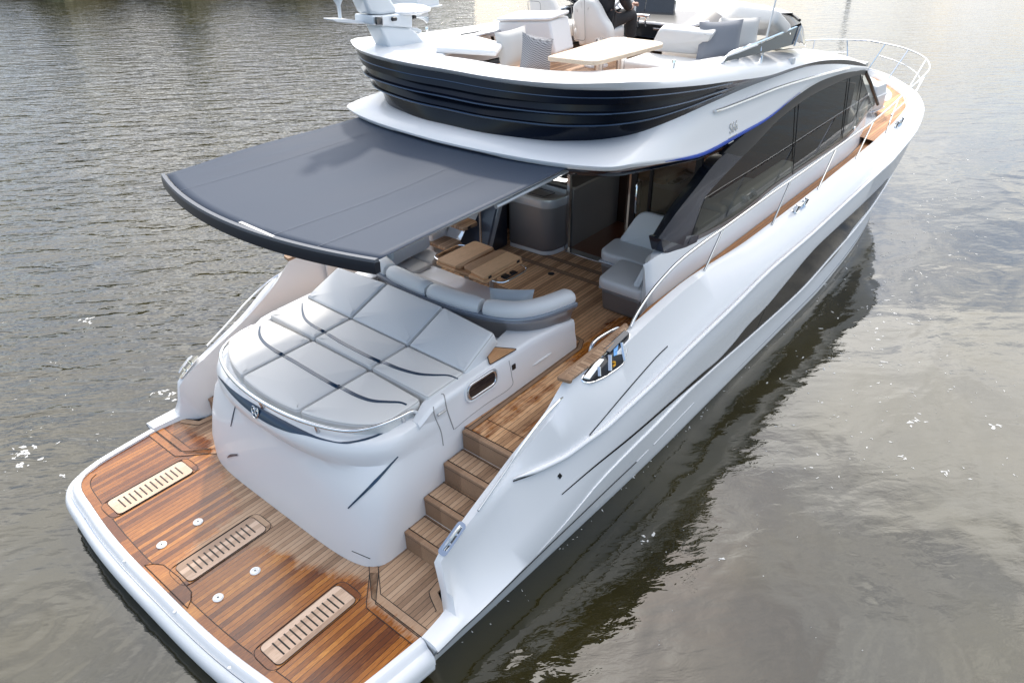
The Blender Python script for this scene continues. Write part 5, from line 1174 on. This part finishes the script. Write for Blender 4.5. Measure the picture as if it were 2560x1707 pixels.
    # midship and bow bollards on the bulwark
    for px, py, L in ((1836, 478, .42), (2062, 288, .40)):
        h_ = hit(px, py, HB, .0)
        if h_:
            p, nn = h_; p = flip(p, s); nn = flip(nn, s); nn = (nn + Vector((0, 0, 1))).normalized()
            q = cleat(p, (1, 0, .02), nn, L * .8); sd = nn.cross(Vector((1, 0, 0)))
            for k in (-1, 1): q.put(tube([p + Vector((k * L * .42, 0, 0)), p + Vector((k * L * .42, 0, 0)) + nn * .12], [.035, .03], 10)); q.put(prism(oval(p + Vector((k * L * .36, 0, 0)) + nn * .05, .12, .09, .03, (1, 0, 0), nn, 4), sd * .03))
            q.build('bollard', CHROME, yacht)
    add('fuel_cap', *lathe([(0, 0), (.03, 0), (.03, .006), (0, .008)], tuple(flip(U(1700, 558 - 20, y=-1.86), s)), 14, (0, s, 0)), STEEL, yacht)
    for px, py in ((1606, 555), (1580, 640)):
        pass
    add('window_latch', *MB().put(box(flip(U(1982, 300, y=-1.80) if False else U(1962, 296, y=-1.79), s), (.10, .03, .08))).__dict__.values(), CHROME, yacht, bevel=.015)
add('wing_stud', *lathe([(.0, 0), (.028, .0), (.028, .012), (.0, .02)], tuple(U(507, 905, y=1.96)), 14, (0, -1, .2)), CHROME, yacht)
raft = empty('life_raft_canister', (16.0, -.85, 1.45), 'white box shaped life raft canister strapped on the foredeck', 'life raft')
rc = U(1987, 178, x=14.35)
def rb(k, z): return rpoly([Vector((14.35 + dx * k, rc.y + dy * k, z)) for dx, dy in ((-.22, .42), (-.30, -.36), (.25, -.42), (.30, .36))], .06, 4)
add('shell', *loft([rb(.93, 1.50), rb(1, 1.54), rb(1, 1.76), rb(1.03, 1.765), rb(1.03, 1.80), rb(.98, 1.81), rb(.92, 1.98), rb(.86, 2.0)], cu=True, capa=True, capb=True), mat('raft_shell', (.66, .68, .69), .4), raft)
add('cradle', *MB().put(tube([p for p in rb(1.05, 1.52)], .014, 6, closed=True)).put(tube([rb(1.04, 1.5)[0], rb(1.04, 1.8)[0]], .012, 6)).put(tube([rb(1.04, 1.5)[6], rb(1.04, 1.8)[6]], .012, 6)).__dict__.values(), STEEL, raft)

# ------------------------------------------------------------------ awning
aw = empty('awning', (4.0, 0, 3.05), 'slate grey extended awning with curved black front bar over the cockpit', 'awning')
barx = lambda y: 1.135 + .265 * (abs(y) / 1.517) ** 2.0
fwdx = lambda y: 4.02 - .28 * (1 - (abs(y) / 1.5) ** 2)
rows = []
for i in range(41):
    v = -1 + 2 * i / 40; row = []
    for j in range(31):
        t = j / 30; yb = v * 1.50; yf = v * 1.47; y = yb + (yf - yb) * t; x = barx(yb) + .03 + (fwdx(yf) - barx(yb)) * t
        z = 3.078 + .04 * t + .014 * math.sin(math.pi * t) - .05 * math.sin(math.pi * t) * (1 - v ** 4) + .012 * math.sin(t * 7 + v * 6) * math.sin(math.pi * t) * max(0, v) ** 2 + .005 * math.sin(v * 11 + t * 5) * math.sin(math.pi * t)
        if v > .6: z += .018 * math.exp(-((v - .86 + .25 * t) / .05) ** 2) * math.sin(math.pi * min(1, t * 1.1))
        row.append(Vector((x, y, z)))
    rows.append(row)
fab = add('fabric', *loft(rows), FABRIC_G, aw, smooth=80)
sm = fab.modifiers.new('solid', 'SOLIDIFY'); sm.thickness = .004
def fab_pt(v, t): i = (v + 1) * 20; j = t * 30; return rows[min(40, int(round(i)))][min(30, int(round(j)))]
for v in (.66, -.34, -.66):
    add('fabric_seam', *loft([[fab_pt(v, t / 30) + Vector((0, -.003, .0045)), fab_pt(v, t / 30) + Vector((0, .003, .0045))] for t in range(31)]), mat('seam_pale', (.105, .125, .17), .7) if 'seam_pale' not in bpy.data.materials else bpy.data.materials['seam_pale'], aw)
bp_ = [Vector((barx(y), y, 3.066)) for y in np.linspace(-1.495, 1.525, 41)]
add('front_bar', *loft([[p + Vector((-.018, 0, -.004)), p + Vector((-.016, 0, .018)), p + Vector((.018, 0, .02)), p + Vector((.025, 0, -.01))] for p in bp_], cu=True, capa=True, capb=True), mat('bar_grey', (.13, .14, .16), .5), aw)
add('valance', *loft([[p + Vector((-.02, 0, -.002)), p + Vector((-.026, 0, -.04)), p + Vector((-.024, 0, -.098)), p + Vector((.03, 0, -.098)), p + Vector((.034, 0, -.012))] for p in bp_], cu=True, capa=True, capb=True), mat('valance_black', (.010, .013, .022), .45, coat=.2), aw, bevel=.004)
for s in (1, -1):
    a = Vector((1.47, s * 1.41, 3.045)); b = Vector((3.98, s * 1.36, 3.075))
    add('arm', *tube([a, a.lerp(b, .5) + Vector((0, 0, -.015)), b], .021, 10), SILV, aw); add('arm', *tube([a.lerp(b, .55) + Vector((0, 0, -.06)), b + Vector((0, 0, -.05))], .02, 8), SILV, aw)
    add('arm_bracket', *MB().put(box((4.03, s * 1.40, 3.02), (.12, .08, .07))).put(box((4.12, s * 1.42, 2.99), (.10, .12, .05))).put(tube([(4.0, s * 1.40, 3.06), (4.10, s * 1.40, 3.06)], .03, 8)).__dict__.values(), BLACK, aw, bevel=.012)
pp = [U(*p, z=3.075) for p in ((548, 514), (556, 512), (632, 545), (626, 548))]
add('reflection_strip', *prism([Vector((p.x, p.y, fab_pt(0, .12).z + .016)) for p in pp], (0, 0, .002)), LEATH, aw)  # pale strip added on the cloth to stand for a bright reflection

# ------------------------------------------------------------------ radar mast on the flybridge port quarter
ms = empty('radar_mast', (4.25, 1.22, 3.87), 'raked white radar mast with horns, dome and open array on the flybridge quarter', 'mast')
MWH = mat('mast_white', (.70, .74, .77), .3, coat=.4)
cm = crop(820, 0, 300); YM = 1.22
def M_(X, Y, dy=0): return U(*cm(X, Y), y=YM) + Vector((0, dy, 0))
def mslab(pts, w, name, m=None, bev=.02):
    P = [M_(*p, -w/2) for p in pts]; return add(name, *prism(P, (0, w, 0)), m or MWH, ms, bevel=bev, seg=3)
bz = M_(1400, 1030).z
mslab([(1110, 1010), (1050, 880), (870, 505), (1100, 500), (1480, 540), (1600, 620), (1740, 800), (1830, 930), (1800, 1010)], .24, 'lower_arm', bev=.05)
mslab([(690, 290), (870, 290), (1180, 255), (1480, 290), (1480, 530), (1080, 505), (700, 480)], .30, 'bracket')
mslab([(700, 270), (570, -10), (380, -420), (820, -420), (1110, -10), (1240, 165), (1180, 260), (900, 285)], .22, 'upper_arm', bev=.05)
bs_ = rpoly([Vector((bz_x, bz_y, bz - .0)) for bz_x, bz_y in ((4.02, 1.5), (3.98, 1.22), (4.08, .92), (4.45, .80), (4.62, 1.05), (4.55, 1.45))], .06, 4)
add('base_plate', *prism(bs_, (0, 0, -.035)), MWH, ms, bevel=.01)
for i in range(0, len(bs_), 5): add('bolt', *lathe([(0, 0), (.02, 0), (.018, .014), (0, .016)], tuple(bs_[i].lerp(sum(bs_, Vector()) / len(bs_), .14)), 8), STEEL, ms)
dc = M_(1535, 235); rr = (M_(1890, 235) - M_(1180, 235)).length / 2
add('antenna_dome', *lathe([(0, -.01), (rr * .8, -.01), (rr * .99, .008), (rr, .03), (rr * .8, .055), (rr * .4, .075), (0, .08)], tuple(dc), 28), GEL, ms)
add('dome_stem', *lathe([(.052, -.17), (.04, -.1), (.05, 0)], tuple(dc), 16), MWH, ms)
mslab([(1470, 530), (1480, 570), (1650, 600), (1760, 640), (1790, 590), (1700, 545)], .10, 'dome_bracket', bev=.012)
add('bracket_lamp', *lathe([(0, 0), (.025, 0), (.03, .02), (0, .04)], tuple(M_(1785, 665)), 10), CHROME, ms)
for (X, Y), ax in (((1255, 375), (-.62, -.70, 0)), ((1870, 330), (.78, -.3, -.05))):
    c = M_(X, Y, -.05); add('horn', *lathe([(.012, -.20), (.014, -.10), (.03, -.05), (.055, -.01), (.068, 0), (.060, .002), (.035, -.03), (0, -.05)], tuple(c), 20, ax), CHROME, ms)
for a_, b_ in ((M_(1050, 355, -.17), M_(1120, 350, -.17)), (M_(1600, 335, -.05), M_(1650, 335, -.05))): add('horn_body', *tube([a_, b_], .021, 8), BLACK, ms)
add('stern_light', *prism([M_(*p, -.16) for p in ((705, 310), (830, 305), (850, 470), (720, 465))], (0, -.03, 0)), SCREEN, ms, bevel=.01); add('light_bezel', *tube([M_(*p, -.17) for p in ((840, 290), (865, 350), (865, 490), (850, 490))], .008, 6), GEL, ms)
add('antenna_shelf', *prism([M_(*p) for p in ((100, 380), (100, 405), (190, 445), (720, 480), (720, 430), (380, 378))], (0, .16, 0)), GEL, ms, bevel=.01)
sc_c = M_(340, 395, .08); k_ = (M_(440, 0) - M_(340, 0)).length
add('gps_cup', *lathe([(k_ * .3, 0), (k_ * .32, .012), (k_ * .26, .015), (k_ * .3, .13), (k_ * .7, .18), (k_ * 1.12, .27), (k_ * 1.2, .36), (k_ * 1.15, .5), (k_ * .9, .56), (0, .58)], tuple(sc_c), 20), MWH, ms)
rd_ = M_(1960, 40, .25); add('radar_scanner', *MB().put(box(tuple(rd_ + Vector((.0, 0, .02))), (.34, .52, .16))).put(box(tuple(rd_ + Vector((.02, 0, -.055))), (.36, .56, .015))).__dict__.values(), MWH, ms, bevel=.03, seg=3)
add('radar_neck', *lathe([(.09, -.16), (.1, -.1), (.12, -.06)], tuple(rd_), 18), MWH, ms)

# ------------------------------------------------------------------ trim: set boat and fittings on the water
for o in [o for o in COL.objects if o.parent is None and o.type in ('EMPTY', 'MESH')]:
    o.matrix_world = TRIM @ Matrix.Translation(o.location)

# ------------------------------------------------------------------ water
wat = mat('brown_water', (.030, .027, .011), .03, ior=1.62); q = NB(wat)
q.b.inputs['Specular IOR Level'].default_value = .5
t = q.n('ShaderNodeTexCoord').outputs['Object']; sp = q.n('ShaderNodeSeparateXYZ'); q.l(t, sp.inputs[0])
ang = math.radians(-50.7)      # ripples run across the drone's view, fanned by the light wind
vr = q.scale(t, (1, 1, 1), (0, 0, -ang + math.radians(-8)))
rip = q.noise(q.scale(vr, (.42, 1.25, 1)), 2.1, 3, .55, .3)
rip2 = q.noise(q.scale(vr, (.55, 1.3, 1)), 7.5, 2, .5, .2)
swell = q.noise(q.scale(vr, (.5, 1, 1)), .55, 3, .5, .6)
calm = q.noise(q.scale(t, (.6, 1.2, 1), (0, 0, .5)), .9, 2, .45, .6)
# wind-ruffled water lies to port and ahead; the lee to starboard is smooth
win = q.m('ADD', q.m('MULTIPLY', sp.outputs[1], .16), q.m('MULTIPLY', sp.outputs[0], .022)); win = q.m('ADD', win, q.m('MULTIPLY', q.noise(t, .12, 3), .8))
wm_ = q.step(win, .35, 1.35)
far = q.step(sp.outputs[0], 16., 34.)
wm_ = q.m('MAXIMUM', wm_, q.m('MULTIPLY', far, .45))
hgt = q.m('MULTIPLY', q.m('ADD', q.m('MULTIPLY', rip, .10), q.m('MULTIPLY', rip2, .020)), q.m('ADD', q.m('MULTIPLY', wm_, .98), .02))
fine = q.noise(q.scale(vr, (.6, 1.2, 1)), 6.5, 3, .55, .4)
hgt = q.m('ADD', hgt, q.m('MULTIPLY', fine, .003)); hgt = q.m('ADD', hgt, q.m('MULTIPLY', swell, .042)); hgt = q.m('ADD', hgt, q.m('MULTIPLY', calm, .034))
# slow rings curling off the stern
dx = q.m('ADD', sp.outputs[0], 1.2); dy = q.m('SUBTRACT', sp.outputs[1], .9); rr_ = q.m('SQRT', q.m('ADD', q.m('MULTIPLY', dx, dx), q.m('MULTIPLY', dy, dy)))
ringv = q.m('SINE', q.m('ADD', q.m('MULTIPLY', rr_, 26.), q.m('MULTIPLY', calm, 22.))); fall = q.step(rr_, 2.6, .3)
hgt = q.m('ADD', hgt, q.m('MULTIPLY', q.m('MULTIPLY', ringv, fall), .0016))
bpn = q.n('ShaderNodeBump'); bpn.inputs['Strength'].default_value = 1; bpn.inputs['Distance'].default_value = 1; q.l(hgt, bpn.inputs['Height']); q.l(bpn.outputs[0], q.b.inputs['Normal'])
mud = q.noise(t, .35, 4, .6, .5); q.l(q.mix(q.step(mud, .35, .65), (.017, .0155, .007), (.031, .026, .0085)), q.b.inputs['Base Color'])
w_ = bpy.data.meshes.new('water'); L_ = 1500; w_.from_pydata([(-L_, -L_, 0), (L_, -L_, 0), (L_, L_, 0), (-L_, L_, 0)], [], [(0, 1, 2, 3)]); w_.materials.append(wat)
wo = bpy.data.objects.new('water', w_); COL.objects.link(wo); wo['kind'] = 'structure'; wo['label'] = 'brown rippled river water'
CW = camo.matrix_world.copy(); CWR = CW.to_3x3()
def onwater(px, py):
    d = CWR @ Vector(((px - PX0) / FPX, -(py - PY0) / FPX, -1)); c = CW.translation; return c - d * (c.z / d.z)
rnd = random.Random(3); FV = []; FF = []
def fleck(c, r, el=1.0):
    n = 9; k0 = len(FV); a0 = rnd.random() * 6.28; h = .004
    for i in range(n):
        a = 2 * math.pi * i / n; rr2 = r * (.35 + 1.0 * rnd.random()); v = Vector((math.cos(a) * rr2 * el, math.sin(a) * rr2, 0)); v.rotate(Euler((0, 0, a0))); FV.append(c + v + Vector((0, 0, .002)))
    FV.append(c + Vector((0, 0, h + r * .15))); FF.extend([(k0 + i, k0 + (i + 1) % n, k0 + n) for i in range(n)])
def patch(px, py, n, sx, sy, r):
    for _ in range(n):
        c = onwater(px + rnd.gauss(0, sx), py + rnd.gauss(0, sy)); fleck(c, r * .55 * rnd.uniform(.4, 1.2), rnd.uniform(1.2, 3))
for a in ((60, 1040, 10, 12, 7, .04), (45, 1068, 8, 12, 4, .035), (36, 1045, 5, 5, 8, .03), (200, 735, 7, 12, 5, .035), (375, 908, 12, 16, 8, .04), (135, 1014, 3, 5, 5, .03), (92, 1052, 2, 3, 3, .03), (150, 1090, 3, 6, 3, .03), (255, 945, 2, 5, 3, .02), (118, 832, 2, 4, 3, .02), (1480, 1237, 6, 10, 5, .025), (1655, 1285, 3, 4, 4, .025), (2290, 978, 6, 12, 4, .04), (2100, 965, 8, 14, 5, .03), (2080, 1050, 3, 6, 4, .03), (2170, 1085, 3, 6, 4, .03)): patch(*a)
for _ in range(170):
    t_ = rnd.random(); patch(2250 - 300 * t_ + rnd.gauss(0, 60), 380 + 420 * t_ + rnd.gauss(0, 50), 1, 3, 2, .030)
for _ in range(110):
    patch(rnd.uniform(1750, 2340), rnd.uniform(780, 1120), 1, 2, 2, .018)
for _ in range(60): patch(rnd.uniform(1150, 2000), rnd.uniform(1000, 1500), 1, 2, 2, .008)
for _ in range(70): patch(rnd.uniform(0, 420), rnd.uniform(740, 1150), 1, 2, 2, .011)
for _ in range(70):
    x = rnd.uniform(.9, 13.5); p_ = TRIM @ Vector((x, -(float(WLY(x)[0]) + .01 + abs(rnd.gauss(0, .05))), zw(x))); fleck(Vector((p_.x, p_.y, 0)), .006 * rnd.uniform(.4, 1.3), rnd.uniform(1.2, 3))
fm_ = bpy.data.meshes.new('foam'); fm_.from_pydata([tuple(v) for v in FV], [], FF); fm_.materials.append(mat('foam_white', (.55, .55, .54), .7))
fo = bpy.data.objects.new('foam', fm_); COL.objects.link(fo); fo['kind'] = 'stuff'; fo['label'] = 'scattered white foam flecks floating on the water'; fo['category'] = 'foam'
# wooded far bank beyond the top of the frame; only its reflection shows
rb_ = random.Random(11); bk_ = []; CAMXY = CW.translation
def bank_pt(deg, dist): a = math.radians(deg); return Vector((CAMXY.x + dist * math.cos(a), CAMXY.y + dist * math.sin(a), 0))
for i in range(61):
    deg = 42 + 34 * i / 60; e_ = min(1, i / 12, (60 - i) / 16) ; hh_ = (1.5 + 5.5 * e_) * (.75 + .5 * rb_.random()); d_ = 66 + 6 * math.sin(i * .5)
    bk_.append([bank_pt(deg, d_), bank_pt(deg, d_ + 1) + Vector((0, 0, .8)), bank_pt(deg, d_ + 2 + rb_.random()) + Vector((0, 0, hh_ * .5)), bank_pt(deg, d_ + 3 + 2 * rb_.random()) + Vector((0, 0, hh_)), bank_pt(deg, d_ + 9) + Vector((0, 0, hh_ * .8)), bank_pt(deg, d_ + 16)])
bank = add('far_bank_hill', *loft(bk_), mat('bank_scrub', (.055, .055, .022), .9, bump=(1.2, .8, .4)), None); bank['kind'] = 'structure'; bank['label'] = 'scrub covered far river bank'
pw_ = onwater(1957, -34)
pile = add('mooring_pile', *lathe([(.17, -1.0), (.17, .6), (.16, 1.3), (.1, 1.38), (0, 1.4)], tuple(pw_), 18), mat('weathered_pile', (.10, .085, .05), .8, bump=(8, .6, .03)), None, loc=tuple(pw_))
tag(pile, 'weathered wooden mooring pile standing in the water beyond the bow', 'mooring pile')
